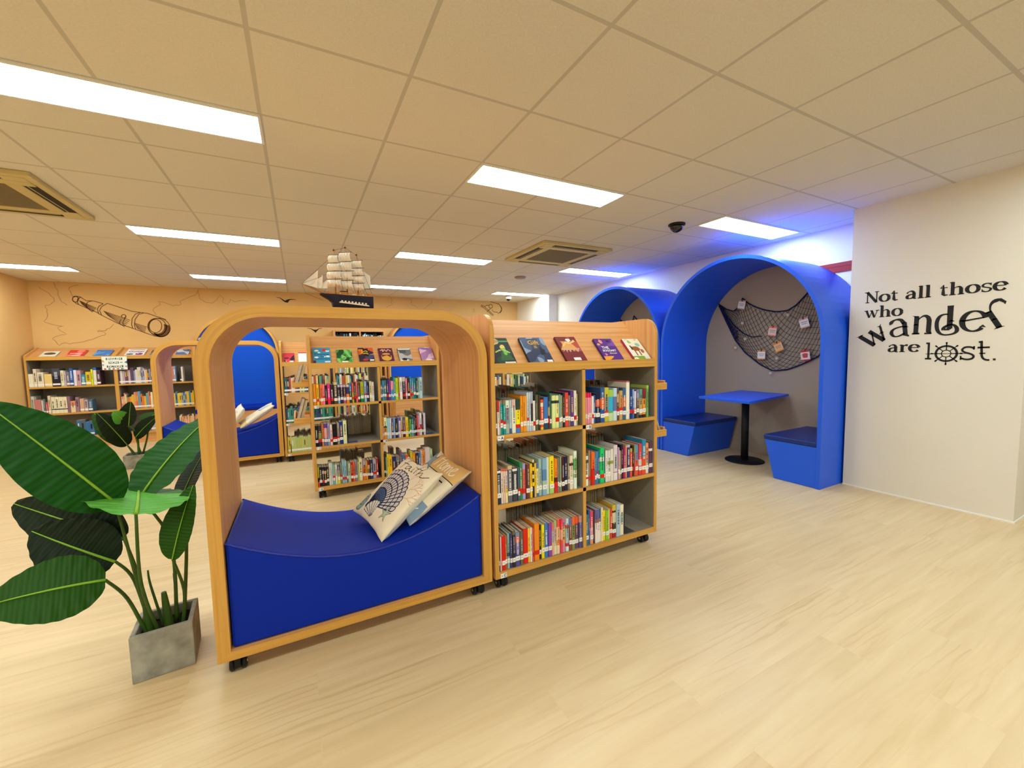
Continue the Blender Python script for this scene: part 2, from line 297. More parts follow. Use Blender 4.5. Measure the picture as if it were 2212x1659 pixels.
# ------------------------------------------------------------------ measured layout data (metres; book rows in millimetres)
MUR = {'tube': (((-2.975,2.258),(-2.937,2.276),(-2.894,2.266),(-2.838,2.214),(-2.747,2.211),(-2.643,2.174)),((-2.596,2.182),(-2.31,2.067),(-2.123,2.04),(-1.976,1.979),(-1.893,1.942)),((-2.979,2.208),(-2.946,2.163),(-2.831,2.098),(-2.729,2.04),(-2.693,2.008),(-2.492,1.873),(-2.329,1.801),(-2.129,1.707),(-2.047,1.67)),((-2.643,2.174),(-2.692,2.138),(-2.718,2.085),(-2.707,2.024)),((-2.596,2.182),(-2.665,2.128),(-2.693,2.07),(-2.675,2.0)),((-2.205,2.053),(-2.273,2.025),(-2.318,1.95),(-2.33,1.854),(-2.321,1.797)),((-2.164,2.047),(-2.232,2.02),(-2.282,1.94),(-2.296,1.844),(-2.286,1.781)),((-2.762,2.215),(-2.817,2.194),(-2.842,2.153),(-2.831,2.102)),((-2.894,2.262),(-2.929,2.23),(-2.936,2.189),(-2.924,2.156)),((-2.448,1.937),(-2.475,1.894),(-2.462,1.853),(-2.407,1.832),(-2.436,1.885),(-2.407,1.948),(-2.388,1.991))),
 'rim': (((-1.857,1.764),(-1.87,1.733),(-1.889,1.707),(-1.914,1.686),(-1.942,1.672),(-1.972,1.665),(-2.003,1.666),(-2.034,1.674),(-2.062,1.69),(-2.086,1.711),(-2.105,1.738),(-2.119,1.768),(-2.126,1.801),(-2.127,1.835),(-2.12,1.867),(-2.107,1.897),(-2.089,1.923),(-2.065,1.944),(-2.038,1.958),(-2.008,1.966),(-1.977,1.966),(-1.946,1.958),(-1.918,1.943),(-1.893,1.922),(-1.873,1.895),(-1.859,1.864),(-1.851,1.831),(-1.851,1.797),(-1.857,1.764)),((-1.905,1.783),(-1.917,1.755),(-1.933,1.731),(-1.954,1.711),(-1.978,1.698),(-2.004,1.691),(-2.031,1.691),(-2.056,1.698),(-2.08,1.711),(-2.1,1.73),(-2.116,1.753),(-2.127,1.78),(-2.132,1.81),(-2.132,1.84),(-2.126,1.87),(-2.115,1.897),(-2.098,1.921),(-2.078,1.94),(-2.054,1.954),(-2.029,1.961),(-2.002,1.962),(-1.977,1.956),(-1.953,1.943),(-1.932,1.924),(-1.916,1.901),(-1.904,1.873),(-1.899,1.843),(-1.899,1.813),(-1.905,1.783)),((-1.956,1.838),(-1.96,1.814),(-1.967,1.791),(-1.978,1.77),(-1.992,1.753),(-2.008,1.74),(-2.025,1.731),(-2.043,1.729),(-2.061,1.731),(-2.077,1.739),(-2.091,1.752),(-2.103,1.769),(-2.111,1.789),(-2.115,1.812),(-2.115,1.836),(-2.112,1.86),(-2.104,1.883),(-2.093,1.904),(-2.08,1.921),(-2.064,1.934),(-2.047,1.942),(-2.029,1.945),(-2.011,1.943),(-1.995,1.935),(-1.981,1.923),(-1.969,1.906),(-1.961,1.885),(-1.956,1.862),(-1.956,1.838)),((-2.392,1.986),(-2.393,1.98),(-2.395,1.974),(-2.399,1.969),(-2.403,1.965),(-2.408,1.961),(-2.414,1.959),(-2.419,1.958),(-2.425,1.959),(-2.43,1.961),(-2.435,1.964),(-2.439,1.968),(-2.441,1.973),(-2.443,1.979),(-2.443,1.985),(-2.442,1.991),(-2.44,1.997),(-2.436,2.002),(-2.432,2.007),(-2.427,2.01),(-2.421,2.012),(-2.415,2.013),(-2.41,2.013),(-2.405,2.011),(-2.4,2.008),(-2.396,2.003),(-2.393,1.998),(-2.392,1.993),(-2.392,1.986)),((-2.92,2.232),(-2.921,2.222),(-2.924,2.213),(-2.929,2.204),(-2.935,2.197),(-2.941,2.192),(-2.948,2.188),(-2.956,2.187),(-2.963,2.187),(-2.969,2.19),(-2.975,2.195),(-2.98,2.202),(-2.983,2.211),(-2.985,2.22),(-2.985,2.23),(-2.983,2.239),(-2.98,2.249),(-2.976,2.257),(-2.97,2.265),(-2.964,2.27),(-2.956,2.274),(-2.949,2.275),(-2.942,2.275),(-2.935,2.272),(-2.93,2.267),(-2.925,2.26),(-2.922,2.251),(-2.92,2.242),(-2.92,2.232))),
 'dark': (((-1.923,1.871),(-1.919,1.852),(-1.918,1.831),(-1.92,1.81),(-1.924,1.79),(-1.932,1.771),(-1.942,1.754),(-1.954,1.739),(-1.968,1.726),(-1.984,1.717),(-2.001,1.711),(-2.018,1.708),(-2.035,1.71),(-2.051,1.714),(-2.066,1.722)),((-1.909,1.866),(-1.904,1.846),(-1.903,1.824),(-1.905,1.803),(-1.909,1.782),(-1.917,1.762),(-1.928,1.744),(-1.941,1.728),(-1.956,1.715),(-1.972,1.706),(-1.989,1.7),(-2.007,1.697),(-2.025,1.699),(-2.043,1.704),(-2.059,1.712)),((-1.895,1.861),(-1.89,1.84),(-1.888,1.817),(-1.89,1.795),(-1.895,1.773),(-1.903,1.753),(-1.914,1.734),(-1.927,1.718),(-1.943,1.705),(-1.96,1.695),(-1.978,1.689),(-1.997,1.686),(-2.016,1.688),(-2.034,1.693),(-2.051,1.702)),((-1.88,1.856),(-1.875,1.834),(-1.873,1.811),(-1.875,1.788),(-1.88,1.765),(-1.888,1.744),(-1.9,1.724),(-1.914,1.708),(-1.93,1.694),(-1.948,1.684),(-1.967,1.678),(-1.987,1.675),(-2.007,1.677),(-2.026,1.682),(-2.043,1.692)),((-1.866,1.851),(-1.86,1.828),(-1.858,1.804),(-1.86,1.78),(-1.865,1.757),(-1.874,1.735),(-1.886,1.715),(-1.9,1.697),(-1.917,1.683),(-1.936,1.673),(-1.956,1.666),(-1.977,1.664),(-1.997,1.666),(-2.017,1.672),(-2.036,1.681))),
 'hatch': (((-2.912,2.211),(-2.725,2.102)),((-2.651,2.063),(-2.344,1.924)),((-2.299,1.883),(-2.146,1.821)),((-2.907,2.201),(-2.735,2.089)),((-2.642,2.051),(-2.359,1.903)),((-2.293,1.868),(-2.153,1.801)),((-2.902,2.191),(-2.745,2.076)),((-2.634,2.039),(-2.373,1.881)),((-2.288,1.853),(-2.159,1.782)),((-2.897,2.181),(-2.755,2.064)),((-2.626,2.026),(-2.388,1.86)),((-2.282,1.838),(-2.165,1.762)),((-2.892,2.171),(-2.765,2.051)),((-2.617,2.014),(-2.402,1.839)),((-2.277,1.823),(-2.172,1.743)),((-2.886,2.161),(-2.775,2.039)),((-2.609,2.002),(-2.416,1.817)),((-2.271,1.808),(-2.178,1.724))),
 'coast': (((-3.336,2.397),(-3.277,2.342),(-3.231,2.305),(-3.186,2.239),(-3.183,2.189),(-3.221,2.148),(-3.286,2.126),(-3.27,2.068),(-3.269,1.989),(-3.287,1.93),(-3.318,1.89),(-3.271,1.861),(-3.188,1.832),(-3.109,1.823),(-3.176,1.802),(-3.151,1.753),(-3.089,1.703),(-3.186,1.672),(-3.246,1.632),(-3.207,1.582),(-3.174,1.532),(-3.121,1.572),(-3.064,1.551),(-2.944,1.581),(-2.789,1.632),(-2.693,1.684),(-2.645,1.705),(-2.689,1.746),(-2.743,1.745),(-2.718,1.766),(-2.642,1.757),(-2.575,1.82),(-2.548,1.862)),((-3.169,2.466),(-3.141,2.369),(-3.128,2.251),(-3.104,2.183),(-3.05,2.135)),((-2.91,2.442),(-3.001,2.407),(-3.018,2.376),(-2.993,2.317),(-2.975,2.268)),((-2.015,2.021),(-2.052,2.096),(-2.033,2.129),(-1.953,2.185),(-1.975,2.239),(-1.875,2.21),(-1.791,2.17),(-1.684,2.195),(-1.698,2.25),(-1.588,2.31),(-1.514,2.346),(-1.456,2.393),(-1.434,2.461),(-1.431,2.372),(-1.426,2.306),(-1.356,2.252),(-1.264,2.233),(-1.185,2.293),(-1.142,2.375),(-1.089,2.32),(-1.111,2.262),(-1.037,2.219),(-0.993,2.313),(-0.937,2.269),(-0.838,2.296),(-0.738,2.3)),((1.734,2.46),(1.769,2.419),(1.739,2.384),(1.765,2.334),(1.702,2.298),(1.642,2.262)),((2.127,2.451),(2.169,2.419),(2.158,2.349),(2.253,2.3),(2.287,2.266)),((2.611,2.455),(2.599,2.383),(2.515,2.327),(2.422,2.262)),((3.575,2.308),(3.542,2.233),(3.593,2.225),(3.57,2.293))),
 'hook': (((3.782,2.352),(4.043,2.151)),((3.806,2.374),(4.061,2.167)),((4.037,2.366),(4.036,2.357),(4.032,2.347),(4.026,2.339),(4.019,2.331),(4.01,2.326),(4.0,2.322),(3.989,2.321),(3.979,2.322),(3.969,2.324),(3.961,2.329),(3.953,2.336),(3.948,2.344),(3.945,2.353),(3.944,2.363),(3.945,2.373),(3.949,2.382),(3.955,2.391),(3.962,2.398),(3.971,2.404),(3.981,2.407),(3.992,2.409),(4.002,2.408),(4.012,2.405),(4.021,2.4),(4.028,2.394),(4.033,2.386),(4.036,2.376),(4.037,2.366)),((3.792,2.366),(3.791,2.362),(3.79,2.357),(3.787,2.353),(3.784,2.35),(3.78,2.347),(3.775,2.345),(3.771,2.345),(3.766,2.345),(3.762,2.346),(3.758,2.349),(3.755,2.352),(3.752,2.356),(3.751,2.36),(3.751,2.365),(3.751,2.369),(3.753,2.374),(3.756,2.378),(3.759,2.381),(3.763,2.384),(3.767,2.386),(3.772,2.386),(3.776,2.386),(3.781,2.385),(3.785,2.382),(3.788,2.379),(3.79,2.375),(3.791,2.371),(3.792,2.366)),((3.834,2.349),(3.881,2.387),(3.95,2.384)),((3.983,2.312),(3.888,2.236)),((3.987,2.47),(4.104,2.448),(4.198,2.425),(4.256,2.364),(4.279,2.3),(4.241,2.235),(4.169,2.207)),((4.175,2.44),(4.227,2.4),(4.258,2.342),(4.254,2.278),(4.217,2.229)),((4.018,2.292),(4.063,2.241),(4.17,2.233))),
 'gull': (((-0.295,2.377),(-0.242,2.372),(-0.197,2.336),(-0.165,2.31),(-0.132,2.311),(-0.089,2.347),(-0.028,2.355),(0.02,2.345)),((0.176,1.825),(0.239,1.816),(0.283,1.791),(0.314,1.77),(0.341,1.791),(0.375,1.817),(0.434,1.828)))}
NET = {'top': ((3.485,1.863),(3.371,1.783),(3.271,1.747),(3.193,1.805),(3.165,1.9),(3.101,1.835),(3.009,1.777),(2.897,1.726),(2.759,1.689),(2.637,1.692),(2.548,1.741),(2.451,1.844),(2.383,1.926)), 'bot': ((3.47,1.827),(3.377,1.639),(3.245,1.387),(3.111,1.226),(2.919,1.081),(2.778,1.013),(2.617,1.033),(2.461,1.096),(2.321,1.176),(2.261,1.231)), 'mid': ((3.465,1.827),(3.369,1.706),(3.249,1.563),(3.134,1.465),(3.032,1.415),(2.904,1.421)), 'cards': ((3.146,1.812),(2.442,1.54),(2.772,1.469),(2.7,1.29),(2.891,1.2),(2.421,1.19)), 'shells': ((3.137,1.588),(2.614,1.641),(3.098,1.394),(3.221,1.29),(2.719,1.157),(2.785,0.982))}
CELLS = {'1A': (0.852, ((883,894,180,'6b5b45/w'),(895,906,181,'f0e8e0;0:e03030;.33:f0e8e0'),(906,912,178,'c8b0a8/r'),(912,928,183,'0a9a95;0:8a7a60;.12:0a9a95/b'),(928,944,182,'0a9a95;0:8a7a60;.12:0a9a95/b'),(945,968,178,'8aa0a8;0:e8ecd8;.22:7c98a4;.7:a8b4a8'),(968,981,179,'b5d3dc;0:b5d3dc;.85:5060a0'),(982,1005,181,'f0ebd0;0:e0b8b0;.25:f0ebd0'),(1006,1031,182,'f4ea20;0:28483c;.32:f4ea20;.75:e02020;.86:3880d0'),(1034,1049,196,'f59a1b/w'),(1049,1061,195,'f59a1b/w'),(1062,1072,195,'f8ac40/w'),(1073,1085,213,'cfd8de/b'),(1085,1097,213,'c4d0dc/w'),(1098,1110,216,'b0bcd0;0:a8b8d0;.3:30343c;.75:b0bcd0/w'),(1110,1125,197,'f0ece4;0:181818;.16:f0ece4/r'),(1126,1137,196,'5a5a40/w'),(1138,1147,196,'66643f/w'),(1148,1158,195,'4a3a30/w'),(1159,1178,179,'f4502a;0:201c18;.06:f4502a;.16:e8e0c0;.28:f4502a;.92:f0c828/w'),(1179,1207,180,'3a78c8;0:3a78c8;.82:204860/w'),(1208,1219,187,'3a2a30;0:3a2a30;.35:c8a838;.6:701828/r'),(1220,1234,199,'2f6b5a/w'),(1234,1257,185,'e6eda0;0:e6eda0;.15:304038;.24:e6eda0'),(1258,1280,184,'e6eda0;0:e6eda0;.15:304038;.24:e6eda0/r'),(1280,1291,189,'7fa8a8/w'),(1292,1306,182,'a8a070/w'),(1307,1320,195,'1c2a3c/w'),(1321,1344,196,'e04838/w'),(1345,1358,179,'8a7f68/w'),(1359,1382,203,'5b3a8c/w'),(1384,1403,204,'efe2cf/r'),(1403,1412,184,'b8a860/w'))),
 '1B': (0.852, ((1478,1490,185,'f07a9a;0:f02868;.15:f090a8/w'),(1490,1499,184,'f07a9a;0:f02868;.15:f4a0b4/w'),(1500,1509,184,'f07a9a;0:f02868;.15:f090a8/w'),(1510,1519,183,'f07a9a;0:f02868;.15:f4a0b4/w'),(1520,1530,183,'f07a9a;0:f02868;.15:f090a8/w'),(1531,1544,163,'f4efe2/r'),(1545,1562,168,'3d62a8/w'),(1564,1594,178,'141c3c;0:141c3c;.22:e86040;.45:202848/w'),(1596,1627,210,'2f5b98;0:2f5b98;.3:e86830;.6:2f5b98/w'),(1628,1661,208,'9a9686;0:c8c03a;.28:9a9686;.68:e03030;.74:f0ece0;.84:c8c03a'),(1662,1698,193,'35b4e0;0:a8cc50;.22:35b4e0;.68:60b060;.74:c4dca0'),(1698,1727,201,'6878a8;0:b8d8ee;.26:6878a8;.7:d0e4f0'),(1728,1744,203,'6a4a3c;0:6a4a3c;.2:d0a070;.45:6a4a3c/b'),(1745,1770,183,'c8a468/b'),(1771,1797,198,'3a6898;0:3a6898;.3:d86840;.6:48607c/w'),(1798,1815,239,'f3efdf;0:e06070;.03:f3efdf/w'),(1816,1829,238,'f3efdf;0:e06070;.03:f3efdf/w'),(1831,1853,185,'123a8c/r'),(1853,1868,184,'3c70c0;0:88a8d8;.3:3c70c0/r'),(1869,1888,171,'d8d2e0;0:d8d2e0;.6:e8a080;.75:202024/w'),(1889,1908,181,'5d5048;0:8878b0;.3:5d5048/w'),(1912,1939,182,'b8a070;0:5aa090;.32:b8a070;.9:202428/w'),(1942,1969,183,'f09830;0:8c1c2c;.34:f09830;.9:301818/w'),(1971,1988,204,'6fa860;0:a8c860;.1:6fa860'))),
 '1C': (0.48, ((884,910,187,'2b3150;0:2b3150;.03:f0e8d8;.1:2b3150/w'),(910,922,187,'f0dcc8;0:e86040;.06:f0dcc8'),(922,934,186,'eac8b8;0:e86040;.06:eac8b8'),(935,949,184,'d8d4d0;0:e86040;.06:d8d4d0;.55:f0d050;.7:f0e0a0'),(951,978,199,'6a6878;0:d0b888;.1:6a6878/w'),(980,1009,184,'3c4450;0:3c4450;.03:f0e8d8;.1:3c4450/w'),(1010,1021,184,'50607a/b'),(1023,1039,209,'2c8a48/r'),(1040,1059,199,'d86860;0:a898d0;.16:d86860;.85:b0a8e0/r'),(1060,1067,191,'5a3028/w'),(1068,1086,189,'7a4038/w'),(1088,1103,190,'f5c80a/w'),(1103,1114,213,'2c3038;0:e8d8a0;.08:2c3038;.2:f8d020;.3:2c3038;.4:f0d890;.5:2c3038;.6:f8d020;.7:2c3038'),(1115,1127,189,'eec020;0:eec020;.7:e8c070'),(1128,1144,187,'f4eaa0;0:6070b0;.16:f4eaa0;.9:5878b0/w'),(1145,1165,210,'9cc0b8/w'),(1166,1193,210,'7aa8c8;0:88b0c8;.3:5888b8;.6:a8c0b8;.85:88b0d0/w'),(1194,1212,212,'d5dfd5'),(1214,1244,215,'fae010;0:fae010;.75:a8d070/w'),(1246,1266,197,'f58a1c;0:f58a1c;.55:402018;.68:e02820/r'),(1267,1276,201,'8c7a80/w'),(1276,1287,199,'6c7c58/w'),(1287,1297,201,'9cb890/w'),(1298,1318,199,'46181c/w'),(1319,1337,199,'1e2350/w'),(1338,1350,197,'8a7a60/w'),(1352,1377,200,'ead8bc;0:ead8bc;.22:302018;.3:ead8bc/w'),(1379,1401,224,'86cc90;0:e8f0e0;.1:d8ecd8;.2:58b870;.5:d0e8d0;.6:86cc90;.7:e0f0e0'))),
 '1D': (0.48, ((1473,1499,194,'eeeae4;0:58586c;.06:eeeae4;.18:48443c;.28:eeeae4;.72:e03028;.78:f0ece8'),(1500,1509,213,'a89070/r'),(1510,1520,212,'a84830/r'),(1521,1546,201,'f07020;0:f07020;.5:d82010/r'),(1550,1563,199,'3d80b0/w'),(1563,1576,198,'4a90c0/b'),(1576,1589,203,'2a6a90/w'),(1590,1621,217,'14d06a;0:14d06a;.26:e8ece0;.38:14d06a/r'),(1621,1631,197,'2c5878/w'),(1632,1649,195,'e8e0dc/w'),(1649,1670,194,'dad8d8;0:dad8d8;.35:90a848;.45:e0dcd8/w'),(1671,1693,201,'e4dcd0;0:e4dcd0;.36:98a850;.46:e4dcd0'),(1697,1728,220,'ddd2dc;0:ddd2dc;.76:c04050;.78:e8e0e0'),(1732,1744,202,'b898b8/w'),(1744,1754,181,'d8b890/w'),(1754,1762,177,'7a5a60/w'),(1763,1779,216,'2c1830/w'),(1780,1800,199,'b02060/w'),(1800,1810,206,'f0b060/w'),(1811,1837,209,'3c3478;0:c0b8d0;.08:3c3478/w'),(1838,1856,182,'f05028;0:b0b850;.12:f05028/w'),(1857,1869,195,'40181c/r'),(1870,1879,200,'a09058;0:90a050;.25:b06048/r'),(1882,1908,200,'e85a38;0:5a98c8;.5:e85a38/w'),(1911,1936,203,'e04040;0:e04040;.5:d8d0d8;.7:e04040/w'),(1938,1972,229,'e8502c;0:2c88b8;.5:e8502c/w'),(1972,2001,201,'f89850;0:f89850;.5:c8b8a0;.75:f0e8e0/w'),(2004,2034,206,'5c3a60;0:5c3a60;.22:e8e4e0;.3:5c3a60/w'))),
 '1E': (0.115, ((881,890,197,'5a4030/w'),(891,900,189,'e8c8c0'),(902,922,188,'e81810/w'),(922,935,188,'b86040/w'),(938,953,193,'80b0a8;0:80b0a8;.55:206070;.65:98c0b8/w'),(954,968,193,'4a3c78/w'),(969,987,201,'302c2c;0:706850;.1:302c2c/w'),(988,1016,190,'5450a0;0:7890b0;.12:e87870;.3:7868b0;.6:5450a0/w'),(1018,1037,191,'6c6a50/w'),(1038,1069,198,'e02418/w'),(1070,1084,196,'f8d030/w'),(1084,1096,197,'f4ece4/w'),(1096,1108,191,'d86858/r'),(1111,1143,214,'f58c1e/r'),(1144,1160,196,'28241c/w'),(1161,1180,196,'fae008/w'),(1182,1207,197,'3c80c8/w'),(1207,1230,196,'8c4aa8/w'),(1231,1247,195,'d89080;0:e07868;.25:b8b8b0;.6:e0c068;.75:e8a898'),(1247,1268,201,'c0c0a8;0:a0c080;.2:c8a8b0;.5:d0c8b8;.75:e8e0c0'),(1269,1290,203,'f0c890;0:f05848;.22:f0d890;.6:f09040;.75:f0d8b0'),(1291,1306,203,'e05068;0:e83050;.3:f0a0a0;.6:e05068'),(1306,1330,202,'dca890;0:c88098;.25:e8c888;.55:f09858;.75:d890a8'),(1332,1354,197,'a8c8cc;0:c8d8e0;.2:d05040;.3:a8c8cc;.75:c03048;.85:e0e8e0'),(1355,1375,196,'8a4a40;0:6878a8;.25:8a4a40/w'),(1378,1401,195,'88904c;0:f07038;.24:88904c/w'),(1402,1426,193,'6a4a68;0:f05830;.22:6a4a68/w'),(1428,1450,195,'60508a;0:c09080;.2:60508a/w'))),
 '1F': (0.115, ((1470,1495,187,'487888/w'),(1495,1507,212,'2860a0'),(1508,1531,203,'e04870;0:e04870;.5:e8a0b0;.9:f0a060/w'),(1531,1542,201,'5a3a38'),(1543,1558,209,'e8e0d8;0:7068a8;.3:a07868;.4:f0e8e0'),(1558,1574,206,'e8e0d8;0:7068a8;.3:a07868;.4:f0e8e0'),(1574,1589,210,'e8e0d8;0:306890;.3:b08078;.4:f0e8e0'),(1590,1603,213,'f2e0b0'),(1604,1625,189,'f8d800/w'),(1627,1649,184,'90c838/w'),(1649,1658,189,'e8e0a0/w'),(1660,1678,188,'e04830/w'),(1681,1710,210,'3c3028;0:d8b840;.18:3c3028;.24:e0d098;.55:4c3c28;.78:b02020/w'),(1712,1742,209,'a8c4d4'),(1746,1776,196,'f0e4cc;0:f0e4cc;.3:c8d4c4;.6:f0e4cc'))),
 '2A': (0.852, ((86,111,189,'f59018/w'),(114,134,185,'fcc010/r'),(134,142,184,'8c6a50/w'),(144,165,187,'f8703c/w'),(165,181,183,'f48890/b'),(183,201,170,'281c20/r'),(203,227,184,'e82c88;0:e82c88;.75:f01838'),(229,252,177,'2a2428/r'),(256,285,197,'5c4428;0:d8c080;.12:5c4428/w'),(288,307,171,'50406a;0:c8b8d0;.12:302848;.6:90a8d0/w'),(311,333,170,'2c2450;0:c8b8d0;.12:2c2450/w'),(335,357,169,'5a3a58;0:d0b0b8;.12:402848;.6:c06070/w'),(360,386,168,'2c2450;0:d8c0a8;.12:403060;.5:f08828/w'),(387,405,179,'3c80b8;0:3c80b8;.4:304030/w'),(409,425,181,'f05848;0:f05848;.45:b8b040/r'),(427,441,187,'3a3420/r'),(443,458,189,'f07070/r'),(459,478,182,'6a3428/w'),(483,512,187,'78c038;0:a8b818;.6:50d068;.85:208038/w'),(516,536,192,'9cb4dc/b'),(537,555,185,'28285c/w'),(562,584,190,'d0c48c/w'),(584,603,183,'d8d8cc/w'))),
 '2B': (0.852, ((678,694,189,'2c5878;0:2c5878;.3:d8c0a0;.4:485878/w'),(694,711,191,'4a90c0;0:4a90c0;.35:a8b8c0;.45:4a90c0/w'),(713,731,193,'4c8068;0:4c8068;.3:d8b890;.42:4c8068/w'),(732,752,195,'46286c/r'),(752,771,198,'7c4088/w'),(773,786,185,'3c90d0;0:f898b0;.45:3c90d0/w'),(786,798,184,'3c90d0;0:f898b0;.45:3c90d0/w'),(799,817,217,'3c9898/w'),(818,840,210,'c0dc14/w'),(840,855,221,'a89030/r'),(857,883,214,'f2ece8'),(884,911,216,'3a2c2c;0:c8b8b0;.2:3a2c2c/r'),(913,931,203,'f088a0/w'),(932,954,205,'3c2830/w'),(955,969,216,'3090c8;0:3090c8;.55:f06038/r'),(970,991,203,'2c8c98;0:2c8c98;.35:8068a8;.6:40a080/r'),(992,1014,202,'207c88/w'),(1016,1034,198,'3c4438/w'),(1035,1049,200,'9cc0b4/w'),(1049,1077,206,'b4d4dc'))),
 '2C': (0.48, ((79,101,187,'1c1620/w'),(103,131,188,'3c2c38;0:3c2c38;.35:708050;.7:302040/r'),(132,148,200,'d07838/w'),(149,179,201,'6a3c98;0:6a3c98;.2:f09078;.65:6870b0/w'),(180,198,202,'9c98c8/w'),(200,219,188,'f4d8cc/r'),(221,257,191,'181418/b'),(258,279,195,'b09888/b'),(280,309,204,'1c3c88/w'),(309,340,213,'eceab0'))),
 '2D': (0.48, ((675,689,214,'f0a090;0:f08838;.4:f0b0a8/w'),(690,717,209,'f09028;0:e8ecb0;.4:406030;.48:f09028/w'),(717,743,198,'98d0e0/w'),(743,760,196,'eee4dc'),(761,782,194,'5c5890/w'),(782,795,193,'90b4dc/w'),(796,821,191,'28283c/w'),(821,832,198,'7878b8/w'),(832,848,194,'f4eee4;0:4c58b0;.15:f4eee4'),(850,867,202,'d8b498/b'),(868,893,197,'401818;0:606878;.25:601818/w'),(894,921,194,'fccc28/w'),(922,934,177,'3c6c38/w'),(935,954,169,'6cbc48/w'),(955,974,198,'205868;0:205868;.4:60b0d0/w'),(975,990,190,'585060/w'),(990,1006,208,'201418/w'),(1007,1020,203,'e85048/w'),(1021,1035,199,'b8a8c8/b'),(1036,1057,223,'e8e0dc;0:e8e0dc;.5:d84850;.8:e8e0dc/w'),(1058,1073,199,'4c3028/w'),(1074,1095,219,'dccce0/w'))),
 '2E': (0.115, ((79,93,181,'d0c020;0:d0c020;.55:381c18;.75:e85020'),(93,115,178,'241c20/w'),(115,134,175,'241c20;0:241c20;.2:d0a888;.35:302428/r'),(134,152,173,'2c2024;0:2c2024;.2:d0a888;.35:302428/w'),(152,173,173,'38342c/w'),(173,189,202,'e0dccc'),(190,203,200,'c8dcd4'),(203,223,182,'88b0a8/b'),(225,243,182,'e8e4d0'),(243,267,176,'586070;0:586070;.3:988878;.6:e0d830/w'),(269,284,179,'8c9470/b'),(284,302,209,'90c0d4/r'),(303,321,207,'90c0d4/r'),(321,335,182,'7c845c/w'),(336,357,176,'b8d0b0'),(358,378,183,'c01c20/w'),(378,395,183,'e06038/w'),(396,416,187,'9088a0/w'),(418,431,181,'b4c070'),(432,460,208,'ece0a8/w'),(463,493,184,'e8702c;0:b0a0a8;.3:e8702c/w'),(493,506,177,'e0a820/w'),(507,527,182,'5c2028;0:901818;.25:e0a878;.45:5c2028/w'),(528,553,185,'2c3858/w'),(554,585,181,'b0a8b0/r'),(586,603,188,'b82838/w'))),
 '2F': (0.115, ((677,693,180,'2c3430/w'),(694,704,191,'90a890/w'),(706,723,216,'f4d820'),(724,755,203,'fcc40c'),(755,790,186,'2c2c6c;0:2c2c6c;.5:68304c'),(792,828,185,'3c3c48;0:808078;.3:3c3c48'),(828,848,239,'6c5c78'),(849,881,189,'4c6ca0'),(881,914,186,'ec5028'),(914,931,169,'383828'),(931,952,214,'d0d030'),(952,983,195,'e84020;0:f89018;.5:e84020'),(984,1012,191,'282c58'),(1012,1034,189,'4c7ca0'),(1035,1054,210,'e8c0b0'),(1055,1078,211,'f08c1c'),(1079,1127,231,'dccccc'),(1128,1156,213,'bcdc98'))),
 'N1': (0.93, ((-3398,-3350,190,'ece4c4/k'),(-3348,-3315,266,'e8d8c0/k'),(-3310,-3246,211,'e8dcc0/w'),(-3241,-3163,184,'e8cc80/w'),(-3158,-3076,273,'2c2838;0:484858;.4:201c30/w'),(-3074,-3039,228,'d8e0b0/w'),(-3037,-3016,214,'c8b0c0'),(-3014,-2981,207,'7c7880/w'),(-2979,-2939,256,'2858a8/w'),(-2937,-2906,230,'e0dce0'),(-2904,-2861,222,'c898a8'),(-2859,-2811,163,'28909c/w'),(-2809,-2751,200,'d8b828/w'),(-2749,-2727,237,'d8dc30'),(-2724,-2688,262,'e0dcd0;0:3060b0;.15:e0dcd0/w'),(-2686,-2644,215,'4c3038/w'))),
 'N2': (0.54, ((-3397,-3366,266,'c8c8b8'),(-3364,-3299,210,'c88078/w'),(-3297,-3277,200,'d0d4d8'),(-3275,-3257,219,'607870/w'),(-3255,-3232,171,'c83c60/w'),(-3230,-3201,263,'e0d0a8/w'),(-3196,-3156,241,'ece4c0;0:ece4c0;.72:302c60;.78:ece4c0'),(-3155,-3115,238,'ece4c0;0:ece4c0;.72:302c60;.78:ece4c0'),(-3114,-3073,236,'ece4c0;0:ece4c0;.72:302c60;.78:ece4c0'),(-3072,-3031,234,'ece4c0;0:ece4c0;.72:302c60;.78:ece4c0'),(-3028,-2998,238,'8c6a78'),(-2996,-2944,168,'d8906c;0:d8906c;.4:e8d0a8'),(-2942,-2904,220,'a07888'),(-2899,-2852,197,'d0a888/w'),(-2849,-2809,177,'c0a8b0/w'),(-2806,-2760,178,'486880/w')))}
PX, PY = -0.557 , 2.155
